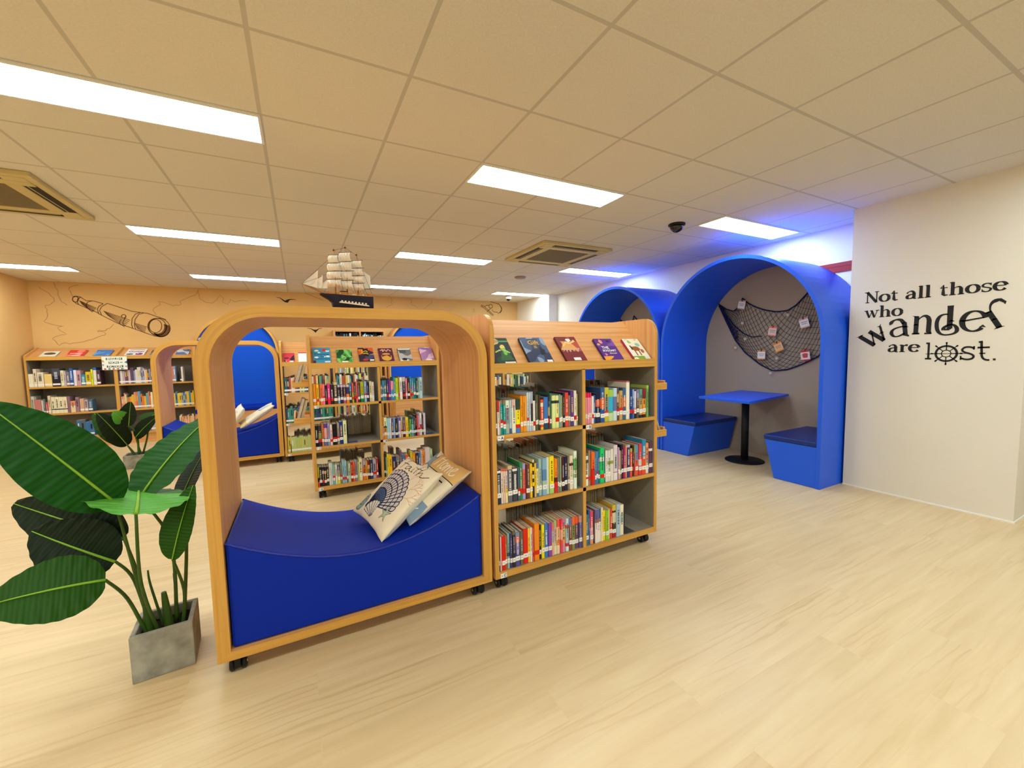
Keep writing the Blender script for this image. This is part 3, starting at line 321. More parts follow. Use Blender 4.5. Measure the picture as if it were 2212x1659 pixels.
LEAVES = [(((-0.093, -0.095, 0.733), (-0.371, -0.155, 1.146), 0.25, (0.25, -1, 0.55), 'leaf', 0.05, 0.08, 1.0), [(-0.045, -0.01, 0.15), (-0.08, -0.03, 0.45)]), (((-0.05, 0.005, 0.715), (0.165, 0.345, 0.999), 0.24, (-0.45, -0.85, 0.45), 'leaf', 0.05, 0.1, 1.0), [(0.03, 0.02, 0.15), (0.03, 0.03, 0.5)]), (((0.033, 0.195, 0.605), (0.133, 0.365, 0.843), 0.13, (-0.6, -0.7, 0.25), 'dleaf', 0.04, 0.2, 1.0), [(0.05, 0.05, 0.15), (0.07, 0.1, 0.5)]), (((-0.009, -0.195, 0.707), (-0.095, 0.145, 0.713), 0.34, (0.32, -0.25, 1), 'bleaf', 0.08, 0.08, 1.0), [(-0.02, -0.03, 0.15), (-0.04, -0.1, 0.4)]), (((-0.123, -0.155, 0.466), (-0.394, -0.235, 0.492), 0.235, (0.1, -0.75, 0.65), 'oleaf', 0.07, 0.08, 1.0), [(-0.06, -0.02, 0.15), (-0.1, -0.05, 0.33)]), (((-0.11, 0.005, 0.557), (-0.452, 0.115, 0.734), 0.21, (0.1, -0.9, 0.3), 'dleaf', 0.04, 0.12, 1.0), [(-0.04, 0, 0.15), (-0.08, 0.0, 0.42)]), (((-0.129, -0.035, 0.484), (-0.373, 0.025, 0.64), 0.24, (0, -0.85, 0.3), 'dleaf', 0.05, 0.15, 1.0), [(-0.05, 0, 0.15), (-0.09, 0.0, 0.38)]), (((0.062, -0.095, 0.471), (0.136, -0.035, 0.749), 0.15, (-0.4, -0.88, 0.2), 'oleaf', 0.03, 0.12, 0.75), [(0.06, -0.02, 0.15), (0.075, -0.03, 0.3)])]
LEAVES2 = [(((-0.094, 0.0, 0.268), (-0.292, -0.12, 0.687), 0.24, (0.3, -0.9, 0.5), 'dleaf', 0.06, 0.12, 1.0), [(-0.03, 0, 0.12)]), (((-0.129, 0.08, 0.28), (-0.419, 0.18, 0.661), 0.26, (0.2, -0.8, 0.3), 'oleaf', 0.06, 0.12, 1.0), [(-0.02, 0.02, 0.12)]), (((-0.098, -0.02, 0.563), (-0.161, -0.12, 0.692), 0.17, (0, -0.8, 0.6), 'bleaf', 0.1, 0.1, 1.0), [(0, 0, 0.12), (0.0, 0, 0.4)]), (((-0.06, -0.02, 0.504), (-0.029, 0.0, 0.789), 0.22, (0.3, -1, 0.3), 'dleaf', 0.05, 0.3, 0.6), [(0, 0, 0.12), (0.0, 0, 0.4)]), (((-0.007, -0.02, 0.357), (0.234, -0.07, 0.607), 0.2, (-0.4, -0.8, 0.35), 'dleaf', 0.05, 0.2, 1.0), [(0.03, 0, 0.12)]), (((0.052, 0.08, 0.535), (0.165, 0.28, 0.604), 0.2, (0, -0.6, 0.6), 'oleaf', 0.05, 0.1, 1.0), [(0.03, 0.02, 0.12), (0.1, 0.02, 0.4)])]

# ------------------------------------------------------------------ the room
CEIL, XL, XR, YB, YR = 2.484, -3.72, 4.9, 8.62, -4.0
def quad(name, pts, m):
    b = MB(); b.face(pts, m); return struct(name, b)
def slab(name, x0, x1, y0, y1, z0, z1, m):
    b = MB(); b.box(x0, x1, y0, y1, z0, z1, m); return struct(name, b)
slab('floor', XL-.1, 7.1, YR-.1, YB+.1, -.1, 0, 'floor')
slab('ceiling', XL-.1, 7.1, YR-.1, YB+.1, CEIL, CEIL+.1, 'ceil')
wall_back = slab('wall_back', XL-.1, XR+.1, YB, YB+.1, 0, CEIL, 'mural')
slab('wall_left', XL-.1, XL, YR, YB, 0, CEIL, 'mural')
slab('wall_left_corner', XL, -3.45, 7.62, YB, 0, CEIL, 'mural')
slab('wall_alcove', XR, XR+.1, 1.868, YB, 0, CEIL, 'white')
slab('wall_right_corner', 4.69, XR, 7.24, YB, 0, CEIL, 'white')
lett_wall = slab('wall_right_front', 4.435, 7.1, .843, 1.868, 0, CEIL, 'wall')
slab('wall_right', 7.0, 7.1, YR, .843, 0, CEIL, 'white')
slab('wall_rear', XL-.1, 7.1, YR-.1, YR, 0, CEIL, 'wall')
b = MB(); b.box(4.429, 4.435, .843, 1.868, 0, .012, 'trim'); b.box(4.429, 7, .837, .843, 0, .012, 'trim'); struct('baseboard_right', b)
b = MB(); b.box(4.889, 4.9, 1.868, 2.6, 2.03, 2.125, 'redpaint'); b.box(4.886, 4.889, 1.868, 2.6, 2.085, 2.125, 'redpaint'); b.box(4.887, 4.889, 1.868, 2.6, 2.03, 2.045, 'redpaint'); struct('trim_1', b, .003)

# lettering on the wall: strokes in wall metres (p = -y, z)
def wl(p, z): return (4.4335, -p, z)
def bez(a, b, c, n=8): return [((1-t)**2*a[0]+2*t*(1-t)*b[0]+t*t*c[0], (1-t)**2*a[1]+2*t*(1-t)*b[1]+t*t*c[1]) for t in (k/n for k in range(n+1))]
def elp(cx, cy, rx, ry, a0, a1, n=24): return [(cx+rx*math.cos(math.radians(a0+(a1-a0)*k/n)), cy+ry*math.sin(math.radians(a0+(a1-a0)*k/n))) for k in range(n+1)]
def mod(pts, thin, thick, cx, cy):      # contrast: thick where the stroke runs upright
    o = []
    for k in range(len(pts)):
        a, b_ = pts[max(0, k-1)], pts[min(len(pts)-1, k+1)]; dx, dy = b_[0]-a[0], b_[1]-a[1]; l = math.hypot(dx, dy) or 1
        o.append(thin+(thick-thin)*(abs(dy)/l)**1.5)
    return (pts, o)
TK, TN = .31, .1
def serif(x, y, h=.2): return ([(x-h, y), (x+h, y)], TN)
def G(ch):
    if ch == 'N': return 1.35, [([(.22, 0), (.22, 1.45)], TN*1.2), ([(.2, 1.45), (1.12, .02)], .3), ([(1.14, 0), (1.14, 1.45)], TN*1.2), serif(.22, .04), serif(.15, 1.41, .22), serif(1.14, 1.41)]
    if ch == 'o': return 1.12, [mod(elp(.56, .5, .42, .46, 0, 360), TN, TK+.03, .56, .5)]
    if ch == 'e':
        return 1.02, [mod(elp(.53, .5, .40, .46, 10, 325), TN, TK+.02, .5, .5), ([(.2, .56), (.92, .56)], TN)]
    if ch == 'a': return 1.05, [([(.76, .78), (.76, .12), (.82, .04), (.98, .02)], [TK, TK, .16, .06]), (bez((.14, .72), (.3, 1.05), (.62, .96))+[(.76, .75)], [.2, .16, .12, .1, .1, .12, .15, .18, .2, TK]), mod(bez((.74, .6), (.1, .55), (.16, .22))+bez((.16, .22), (.25, -.1), (.74, .2)), TN, TK, .4, .3)]
    if ch == 'l': return .6, [([(.3, 0), (.3, 1.52)], TK), serif(.3, .04, .26), ([(.08, 1.47), (.3, 1.5)], TN)]
    if ch == 't': return .75, [([(.32, 1.3), (.32, .18), (.42, .06), (.7, .1)], [.1, TK, .2, .07]), ([(.06, .95), (.66, .95)], TN), ([(.12, .98), (.32, 1.25)], .07)]
    if ch in 'hn':
        h = 1.52 if ch == 'h' else .98
        return 1.25, [([(.3, 0), (.3, h)], TK), serif(.3, .04, .25), ([(.06, h-.05), (.3, h)], TN), (bez((.38, .72), (.62, 1.02), (.86, .88))+[(.94, .7), (.95, 0)], [.06, .07, .08, .09, .1, .12, .15, .18, .2, TK, TK]), serif(.95, .04, .25)]
    if ch == 's': return .85, [mod(bez((.72, .82), (.5, 1.05), (.24, .88))+bez((.24, .88), (-.02, .62), (.42, .5))+bez((.42, .5), (.9, .36), (.62, .1))+bez((.62, .1), (.4, -.08), (.12, .16)), .1, .2, 0, 0), ([(.74, .98), (.72, .68)], .07), ([(.11, .02), (.12, .34)], .07)]
    if ch == 'r': return .85, [([(.3, 0), (.3, .96)], TK), serif(.3, .04, .25), ([(.06, .92), (.3, .95)], TN), (bez((.4, .68), (.55, 1.0), (.8, .86)), [.06, .08, .1, .12, .16, .2, .24, .24, .2])]
    if ch == 'w': return 1.5, [([(.18, .98), (.5, .02)], .24), ([(.5, .02), (.78, .9)], .08), ([(.72, .98), (1.04, .02)], .24), ([(1.04, .02), (1.34, .98)], .08), serif(.16, .94), serif(.7, .94, .14), serif(1.34, .94)]
    if ch == 'd': return 1.1, []
def word(mb, s, p0, p1, z, xh):
    ws = [G(c) if c != ' ' else (.62, []) for c in s]; tot = sum(g[0] for g in ws); k = (p1-p0)/tot; p = p0
    for a, st in ws:
        for pts, wd in st:
            sy = xh
            mb.ribbon([(p+x*k, z+y*sy) for x, y in pts], [q*(k*.6+sy*.4) for q in wd] if isinstance(wd, list) else wd*(k*.6+sy*.4), wl, 'ink')
        p += a*k
mb = MB()
word(mb, 'Not all those', -1.757, -.945, 1.652, .064)
word(mb, 'who', -1.757, -1.5, 1.523, .064)
word(mb, 'are', -1.588, -1.385, 1.223, .062)
def glyph(strokes, p, z, s, ang, kx=1.):
    ca, sa = math.cos(math.radians(ang)), math.sin(math.radians(ang))
    for pts, wd in strokes:
        mb.ribbon([(p+s*(x*kx*ca-y*sa), z+s*(x*kx*sa+y*ca)) for x, y in pts], [q*s*(.4+.6*kx) for q in wd] if isinstance(wd, list) else wd*s*(.4+.6*kx), wl, 'ink')
spur = lambda x, y: ([(x-.16, y), (x, y+.05), (x+.16, y)], [.01, .12, .01])
W_ = [([(.0, 1.0), (.42, .0)], .27), ([(.42, .0), (.74, .85)], .09), ([(.66, 1.0), (1.06, .0)], .27), ([(1.06, 0), (1.36, .95)], .13), ([(-.22, 1.04), (.1, .98), (.25, 1.0)], [.01, .1, .02]), ([(1.2, 1.02), (1.36, .96), (1.5, 1.08)], [.02, .1, .01]), spur(1.2, .5)]
A_ = [([(.86, .85), (.86, .1), (1.04, .0)], [.24, .24, .08]), (bez((.06, .8), (.3, 1.2), (.7, 1.02))+[(.84, .8)], [.04, .2, .2, .14, .1, .1, .12, .16, .2, .24]), mod(bez((.82, .62), (.06, .6), (.12, .24))+bez((.12, .24), (.25, -.12), (.82, .2)), .08, .2, 0, 0), spur(.9, .55)]
N_ = [([(.2, 0), (.2, 1.0)], .25), ([(-.04, 1.04), (.12, .98), (.3, 1.0)], [.01, .1, .05]), serif(.2, .03, .22), (bez((.3, .8), (.6, 1.15), (.86, .92))+[(.93, .75), (.93, .12), (1.1, .0)], [.06, .07, .08, .1, .12, .15, .18, .2, .22, .25, .25, .06]), serif(.9, .03, .2), spur(.18, .5)]
D_ = [([(.78, 1.45), (.78, .16), (.72, .1), (.5, .06)], [.28, .26, .16, .04]), ([(.62, 1.47), (.94, 1.47)], .06), mod(bez((.7, .98), (.2, 1.1), (.14, .5), 10)+bez((.14, .5), (.12, -.22), (.62, -.24), 10)[1:]+bez((.62, -.24), (1.25, -.22), (1.12, .16), 8)[1:]+bez((1.12, .16), (.98, .46), (.66, .32), 8)[1:]+bez((.66, .32), (.42, .18), (.5, .06), 6)[1:], .09, .2, 0, 0), spur(.86, .55)]
E_ = [mod(elp(.6, .52, .5, .54, 20, 320, 30), .09, .26, .5, .5), ([(.12, .52), (1.0, .72)], .09), ([(.86, .2), (1.0, .28), (1.14, .2)], [.02, .14, .01]), ([(-.06, .52), (.1, .55), (.2, .5)], [.01, .1, .01])]
R_ = [([(.2, 0), (.2, 1.05)], .27), ([(-.08, .02), (.2, .06), (.46, .0)], [.02, .1, .01]), (bez((.26, .95), (.45, 1.6), (1.0, 1.42), 10)+[(1.12, 1.2), (1.06, 1.1)], [.06, .08, .09, .1, .12, .14, .17, .2, .22, .2, .18, .14, .03]), ([(-.08, 1.04), (.1, 1.0), (.26, 1.02)], [.02, .1, .02]), spur(.2, .5)]
glyph(W_, -1.72, 1.257, .125, 32, .95); glyph(A_, -1.577, 1.34, .137, 6, .86); glyph(N_, -1.436, 1.366, .142, -1, .72)
glyph(D_, -1.311, 1.382, .128, 0, .88); glyph(E_, -1.174, 1.38, .136, -4, .88); glyph(R_, -.988, 1.38, .128, 26, .8)
th = .013
def thin(*pts, w_=th): mb.ribbon(list(pts), w_, wl, 'ink')
thin((-1.333, 1.17), (-1.333, 1.288)); thin((-1.352, 1.168), (-1.315, 1.168)); thin((-1.349, 1.29), (-1.327, 1.29)); thin((-1.35, 1.206), (-1.12, 1.208), w_=.004)
for r_, t_ in ((.058, .014), (.026, .006)): mb.ribbon(elp(-1.233, 1.208, r_, r_, 0, 360, 36), t_, wl, 'ink')
for k in range(8):
    a = PI*k/4; thin((-1.233+.026*math.cos(a), 1.208+.026*math.sin(a)), (-1.233+.086*math.cos(a), 1.208+.086*math.sin(a)), w_=.006)
    thin((-1.233+.074*math.cos(a), 1.208+.074*math.sin(a)), (-1.233+.088*math.cos(a), 1.208+.088*math.sin(a)), w_=.01)
sx = lambda pts: [(-1.158+x*.075, 1.163+y*.095) for x, y in pts]
mb.ribbon(sx(bez((.95, .85), (.7, 1.05), (.3, .95))+bez((.3, .95), (-.1, .7), (.45, .52))+bez((.45, .52), (1.15, .35), (.85, .08))+bez((.85, .08), (.5, -.1), (.05, .12))), th, wl, 'ink')
thin((-1.088, 1.262), (-1.088, 1.236), w_=.009); thin((-1.154, 1.19), (-1.154, 1.16), w_=.009)
mb.ribbon([(-1.052, 1.292)]+[(-1.048, 1.2)]+bez((-1.048, 1.2), (-1.045, 1.155), (-1.008, 1.16)), th, wl, 'ink'); thin((-1.07, 1.25), (-1.01, 1.252)); thin((-1.066, 1.29), (-1.046, 1.294)); thin((-1.06, 1.208), (-1.03, 1.208), w_=.008)
thin((-.992, 1.164), (-.978, 1.164), w_=.014)
mb.build('lettering', lett_wall, fix=False)['label'] = 'black lettering reading not all those who wander are lost'

# mural drawing on the back wall
def wb(x, z): return (x, YB-.0025, z)
def wb2(x, z): return (x, YB-.0035, z)
mb = MB()
for k, wd in (('tube', .0095), ('rim', .0105), ('dark', .015), ('hatch', .008)):
    for pl in MUR[k]: mb.ribbon(pl, wd, wb, 'draw')
mb.build('telescope_drawing', wall_back, fix=False)
mb = MB()
def jag(pl):
    o = [pl[0]]
    for a, c in zip(pl[:-1], pl[1:]):
        n = max(2, int(math.hypot(c[0]-a[0], c[1]-a[1])/.03))
        for k in range(1, n+1):
            t = k/n; j = .009 if k < n else 0
            o.append((a[0]+(c[0]-a[0])*t+rnd.uniform(-j, j), a[1]+(c[1]-a[1])*t+rnd.uniform(-j, j)))
    return o
for pl in MUR['coast']: mb.ribbon(jag(pl), .006, wb, 'faint')
mb.build('coastline_drawing', wall_back, fix=False)
mb = MB()
for pl in MUR['hook']: mb.ribbon(pl, .011, wb, 'gull')
mb.build('dividers_drawing', wall_back, fix=False)
for pl in MUR['gull']:
    mb = MB(); n = len(pl); mb.ribbon(pl, [.006+.02*math.sin(PI*k/(n-1))**2+(.03 if k in (n//2, ) else 0) for k in range(n)], wb2, 'gull'); mb.build('gull_drawing', wall_back, fix=False)

# ------------------------------------------------------------------ on the ceiling
LIGHTS = {(-1.305, 2.439): 'largest lit ceiling panel at upper left of the view', (1.095, 2.439): 'lit ceiling panel above the near bookcase, cut into the tile grid', (3.495, 2.439): 'cool lit ceiling panel in front of the big blue arch beside the dome camera',
 (-1.305, 4.839): 'lit ceiling panel between the left air vent and the model ship, middle row', (1.095, 4.839): 'lit ceiling panel just right of the model ship masts', (3.495, 4.839): 'cool lit ceiling panel above the smaller blue arch',
 (-3.705, 7.239): 'lit ceiling panel at the far left wall corner', (-1.305, 7.239): 'far lit ceiling panel left of the model ship bowsprit', (1.095, 7.239): 'far lit ceiling panel behind the model ship stern', (3.495, 7.239): 'farthest lit ceiling panel against the white corner pier'}
for y in (-2.361, .039, 2.439, 4.839, 7.239):
    for x in (-3.705, -1.305, 1.095, 3.495):
        cool = x > 3 and y in (2.439, 4.839)
        t = thing('ceiling_light', LIGHTS.get((x, y), 'lit ceiling panel outside the left edge or behind the viewpoint'), 'ceiling light', (x+.6, y+.15, CEIL), 0, 'ceiling light panels')
        xx = .58 if x > -3.7 else .595
        b = MB()
        for q in ((-.6, .6, -.15, -.138), (-.6, .6, .138, .15), (-.6, -.588, -.138, .138), (.588, .6, -.138, .138)): b.box(*q, -.012, -.001, 'lframe')
        b.build('frame', t)
        b = MB(); b.box(-.588, .588, -.138, .138, -.008, -.001, 'coollamp' if cool else 'lamp'); b.build('diffuser', t)
def cassette(x, y, label):
    t = thing('air_conditioner', label, 'air conditioner', (x, y, CEIL), 0, 'ceiling air conditioners')
    b = MB(); o, i = .475, .28
    for q in ((-o, o, -o, -.43), (-o, o, .43, o), (-o, -.43, -.43, .43), (.43, o, -.43, .43)): b.box(*q, -.03, -.001, 'plastic')
    for q in ((-.43, .43, -.36, -i), (-.43, .43, i, .36), (-.36, -i, -i, i), (i, .36, -i, i)): b.box(*q, -.036, -.001, 'plastic')
    for sx_ in (-1, 1):
        for sy_ in (-1, 1): b.box(*sorted((sx_*.31, sx_*.43)), *sorted((sy_*.31, sy_*.43)), -.033, -.001, 'plastic')
    b.build('fascia', t, bevel=.004)
    b = MB(); b.box(-i, i, -i, i, -.03, -.001, 'grille')
    for k in range(26): b.box(-i, i, -i+.56*k/26, -i+.56*k/26+.009, -.035, -.03, 'grille')
    b.build('intake_grille', t)
    for a in range(4):
        b = MB(); b.box(-.3, .3, -.432, -.358, -.031, -.001, 'dplastic'); b.box(-.3, .3, -.385, -.379, -.033, -.031, 'plastic')
        f = b.build('air_outlet', t); f.rotation_euler = (0, 0, a*PI/2)
cassette(2.88, 4.26, 'square cream ceiling air conditioner near the two blue arches')
cassette(-1.92, 4.24, 'square cream ceiling air conditioner cut by the left edge of the view')
t = thing('dome_camera', 'black glossy dome camera on the ceiling left of the cool light panel', 'security camera', (3.289, 2.808, CEIL), 0, 'dome cameras')
b = MB(); b.lathe([(.078, -.001), (.078, -.014), (.066, -.018)], (0, 0, 0), 'black'); b.build('base', t)
b = MB(); b.lathe([(.064*math.cos(a), -.016-.064*math.sin(a)) for a in (0, .3, .6, .9, 1.2, 1.45)], (0, 0, 0), 'smoke'); b.build('dome', t)
t = thing('dome_camera', 'small white dome camera on the far ceiling below the farthest panel', 'security camera', (3.98, 7.7, CEIL), 0, 'dome cameras')
b = MB(); b.lathe([(.06, -.001), (.062, -.05), (.05, -.07)], (0, 0, 0), 'bone'); b.build('base', t)
b = MB(); b.lathe([(.046*math.cos(a), -.06-.05*math.sin(a)) for a in (0, .3, .6, .9, 1.2, 1.45)], (0, 0, 0), 'smoke'); b.build('dome', t)
b = MB(); b.lathe([(.09, -.001), (.09, -.01), (.07, -.03), (.02, -.032)], (0, 0, 0), 'disc')
tag(b.build('smoke_detector', None, (3.187, 5.74, CEIL)), 'round pale smoke detector disc on the ceiling behind the right air conditioner', 'smoke detector')
# ------------------------------------------------------------------ furniture
def caster(par, x, y):
    b = MB(); b.lathe([(.012, .062), (.012, .08)], (x, y, 0), 'chrome', 10); b.box(x-.026, x+.026, y-.018, y+.03, .074, .08, 'black'); b.box(x-.011, x+.011, y-.02, y+.022, .022, .062, 'black')
    c = b.build('caster', par)
    for s in (-1, 1):
        b = MB(); b.lathe([(.006, -.009), (.024, -.009), (.027, -.005), (.027, .005), (.024, .009), (.006, .009)], (x+s*.021, y+.012, .027), 'black', 18, 'x'); b.lathe([(.008, -.0115), (.008, .0115)], (x+s*.021, y+.012, .027), 'chrome', 10, 'x'); b.build('wheel', c)
def rrect(x0, x1, z0, z1, r, n=10):
    return [(x0, z0), (x1, z0)] + arc(x1-r, z1-r, r, 0, 90, n) + arc(x0+r, z1-r, r, 90, 180, n)
def bench(x0, y0, label):
    W, D, T = 1.19, .6, .046
    t = thing('reading_bench', label, 'reading bench', (x0, y0, 0), 0, 'arched reading benches on casters')
    out = rrect(0, W, .08, 1.487, .235, 14); inn = rrect(T, W-T, .08+.036, 1.487-T, .19, 14); n = len(out)
    b = MB(); i = len(b.v); cum = 0; us = [0]
    for k in range(n):
        p, q = out[k], out[(k+1) % n]; cum += math.hypot(q[0]-p[0], q[1]-p[1]); us.append(cum)
    for k in range(n):
        k2 = (k+1) % n; a, c, e, f = out[k], out[k2], inn[k2], inn[k]; u0, u1 = us[k], us[k+1]
        for y, fl in ((0, 0), (D, 1)):
            q = [(a[0], y, a[1]), (c[0], y, c[1]), (e[0], y, e[1]), (f[0], y, f[1])]
            b.face(q, 'eu', uv=[(u0, 0), (u1, 0), (u1, T), (u0, T)])
        b.face([(a[0], 0, a[1]), (a[0], D, a[1]), (c[0], D, c[1]), (c[0], 0, c[1])], 'wu', uv=[(u0, 0), (u0, D), (u1, D), (u1, 0)], sm=1 < k < n-1)
        b.face([(f[0], 0, f[1]), (f[0], D, f[1]), (e[0], D, e[1]), (e[0], 0, e[1])], 'wu', uv=[(u0, 0), (u0, D), (u1, D), (u1, 0)], sm=1 < k < n-1)
    b.build('frame', t)
    # upholstered hollow seat
    xs = [T+.004+(W-2*T-.008)*k/28 for k in range(29)]
    top = [(x, .392+.168*abs((x-W/2)/(W/2-T))**1.9) for x in xs]
    b = MB(); b.prism([(xs[0], .118), (xs[-1], .118)]+top[::-1], 'y', .014, D-.014, 'vinyl'); o = b.build('seat_cushion', t, bevel=.012)
    for y in (.016, D-.016):
        b = MB(); b.tube([(x, y, z-.004) for x, z in top], .0055, 'piping', 6); b.build('piping', o)
    for x in (.06, W-.06):
        for y in (.05, D-.1): caster(t, x, y)
    return t
bench(-.345, 1.885, 'near arched wooden reading bench with blue hollow seat, two cushions and ship on top')
bench2 = bench(-1.405, 5.65, 'far arched wooden reading bench with blue seat, seen through the near bench')

BW, BD = 1.18, .6
def bookcase(x0, y0, label, sides, tags):
    t = thing('bookcase', label, 'bookcase', (x0, y0, 0), 0, 'double sided bookcases on casters'); S = .023
    prof = [(0, .08), (BD, .08)] + arc(BD-.1, 1.385, .1, 0, 90, 8) + arc(.1, 1.385, .1, 90, 180, 8)
    for xa, s in ((0, 1), (BW-S, -1)):
        b = MB(); b.prism(prof, 'x', xa, xa+S, 'ez', 'wz')
        gx = xa+S if s == 1 else xa-.0015
        b.box(gx, gx+.0015, .006, BD-.006, .114, 1.176, 'grey'); b.build('side_panel', t)
    for z0, z1, nm in ((.08, .115, 'base_board'), (.458, .48, 'shelf_board'), (.83, .852, 'shelf_board')):
        b = MB(); b.box(S, BW-S, .006, BD-.006, z0, z1, 'grey'); b.box(S, BW-S, 0, .006, z0, z1, 'ex'); b.box(S, BW-S, BD-.006, BD, z0, z1, 'ex'); b.build(nm, t)
    b = MB(); xm = BW/2; b.box(xm-.011, xm+.011, .006, BD-.006, .115, 1.18, 'grey'); b.box(xm-.011, xm+.011, 0, .006, .115, 1.18, 'ez'); b.box(xm-.011, xm+.011, BD-.006, BD, .115, 1.18, 'ez'); b.build('divider', t)
    b = MB(); b.box(S, BW-S, .02, BD-.02, 1.18, 1.196, 'grey'); b.build('top_board', t)
    for s in (0, 1):
        f = (lambda y: y) if not s else (lambda y: BD-y)
        b = MB(); y0_, y1_ = sorted((f(0), f(.02))); b.box(S, BW-S, y0_, y1_, 1.176, 1.226, 'ex'); b.build('display_rail', t)
        b = MB(); pr = [(f(.02), 1.2), (f(.285), 1.474), (f(.298), 1.474), (f(.298), 1.462), (f(.04), 1.2)]
        b.prism(pr, 'x', S, BW-S, 'wx'); b.build('display_board', t)
    for x in (.06, BW-.06):
        for y in (.05, BD-.1): caster(t, x, y)
    for z in (1.016, .7):
        for s in sides:
            g = (lambda x: -x) if s < 0 else (lambda x: BW+x)
            def bx(mb, a, c, *r): mb.box(*sorted((g(a), g(c))), *r)
            b = MB(); bx(b, 0, .135, .04, .055, z, z+.045, 'ex'); bx(b, 0, .135, BD-.055, BD-.04, z, z+.045, 'ex'); bx(b, 0, .12, .055, BD-.055, z, z+.012, 'wy'); bx(b, .12, .135, .055, BD-.055, z, z+.06, 'wy'); b.build('end_tray', t, bevel=.003)
    for x, z, s in tags:
        b = MB(); b.box(x, x+.036, -.002, 0, z-.027, z-.003, 'sticker'); b.box(x+.005, x+.012, -.0026, -.002, z-.016, z-.013, 'tagblue')
        text_mb(b, s, .022, lambda p, q: (x+.026+p, -.0028, z-.015+q), 'tagblue', .03); b.build('shelf_tag', t, fix=False)
    return t
bookcase(.864, 1.885, 'near double sided bookcase with slanted display top, beside the near bench', (1,), [(.03, .852, 'A'), (.605, .852, 'B'), (.03, .108, 'C')])
bookcase(.072, 3.97, 'middle double sided bookcase framed by the near bench opening', (-1,), [(.03, .852, 'D'), (.03, .48, 'J'), (.03, .108, 'K'), (.605, .48, 'B')])
bookcase(1.385, 3.97, 'bookcase mostly hidden behind the near bookcase, glimpsed through its top left cell', (), [])
bookcase(-.2, 5.6, 'far double sided bookcase standing right beside the far reading bench', (), [(.03, .852, 'F'), (.03, .48, 'G'), (.03, .108, 'H')])

# low wall bookcase along the back wall: two joined units
def wall_case(x0, label):
    W, y0, y1, S = .955, 8.25, YB-.012, .022
    t = thing('wall_bookcase', label, 'bookcase', (x0, y0, 0), 0, 'low wall bookcases'); D = y1-y0
    for xa, s in ((0, 1), (W-S, -1)):
        b = MB(); b.prism([(0, 0), (D, 0), (D, 1.5), (D-.03, 1.5), (0, 1.375)], 'x', xa, xa+S, 'ez', 'wz'); gx = xa+S if s == 1 else xa-.0015
        b.box(gx, gx+.0015, .006, D, .18, 1.31, 'grey'); b.build('side_panel', t)
    b = MB(); b.box(S, W-S, .02, .035, 0, .145, 'wx'); b.build('plinth', t)
    b = MB(); b.box(S, W-S, D-.012, D, .145, 1.36, 'grey'); b.build('back_panel', t)
    for z0, z1 in ((.145, .18), (.515, .54), (.906, .93)):
        b = MB(); b.box(S, W-S, .006, D-.012, z0, z1, 'grey'); b.box(S, W-S, 0, .006, z0, z1, 'ex'); b.build('shelf_board', t)
    b = MB(); b.box(S, W-S, 0, .018, 1.312, 1.362, 'ex'); b.build('display_rail', t)
    b = MB(); b.prism([(.018, 1.345), (D, 1.487), (D, 1.47), (.018, 1.328)], 'x', S, W-S, 'wx'); b.build('display_board', t)
wall_case(-3.42, 'low oak wall bookcase in the far left corner, with the paper genre sign')
wall_case(-2.465, 'low oak wall bookcase half hidden behind the far reading bench')

def nook(x0, label):
    W, y0 = 1.2, 8.15; D = YB-.01-y0
    t = thing('wall_nook', label, 'reading nook', (x0, y0, 0), 0, 'arched wall reading nooks')
    r = W/2; zc = 1.99-r; n = 26; T = .035
    out = arc(r, zc, r, 0, 180, n); inn = arc(r, zc, r-T, 0, 180, n)
    out = [(W, 0)]+out+[(0, 0)]; inn = [(W-T, 0)]+inn+[(T, 0)]; b = MB()
    for k in range(len(out)-1):
        a, c, e, f = out[k], out[k+1], inn[k+1], inn[k]
        for y in (0, D): b.face([(a[0], y, a[1]), (c[0], y, c[1]), (e[0], y, e[1]), (f[0], y, f[1])], 'eu', uv=[(k*.07, 0), (k*.07+.07, 0), (k*.07+.07, T), (k*.07, T)])
        for p, q in ((a, c), (f, e)): b.face([(p[0], 0, p[1]), (p[0], D, p[1]), (q[0], D, q[1]), (q[0], 0, q[1])], 'wu', uv=[(0, k*.07), (D, k*.07), (D, k*.07+.07), (0, k*.07+.07)], sm=True)
    b.build('arched_frame', t)
    b = MB(); b.prism([(T, .5), (W-T, .5)]+arc(r, zc, r-T, 0, 180, n), 'y', .07, D-.005, 'felt'); b.build('back_pad', t)
    b = MB(); b.box(T, W-T, -.3, .068, 0, .43, 'wx'); b.build('seat_base', t)
    b = MB(); b.box(T+.002, W-T-.002, -.31, .066, .431, .5, 'vinyl'); b.build('seat_cushion', t, bevel=.015)
    return t
nook(-1.5, 'arched wall reading nook with blue back behind the far reading bench')
nook(1.56, 'arched wall reading nook with blue back above the middle bookcase, right side')

# tall wall bookcase between the two nooks
t = thing('tall_bookcase', 'tall dark-backed wall bookcase showing above the middle bookcase', 'bookcase', (.6, 8.28, 0), 0)
W, D, S = .94, YB-.01-8.28, .035
for x in (0, W-S, W/2-.012):
    b = MB(); b.box(x, x+(S if x != W/2-.012 else .024), 0, D, 0, 1.78, 'wz'); b.build('upright', t)
for z in (.06, .43, .85, 1.28, 1.748):
    b = MB(); b.box(S, W-S, .002, D-.012, z, z+.03, 'wx'); b.build('shelf_board', t)
b = MB(); b.box(S, W-S, D-.012, D, .06, 1.77, 'dplastic'); b.build('back_panel', t)

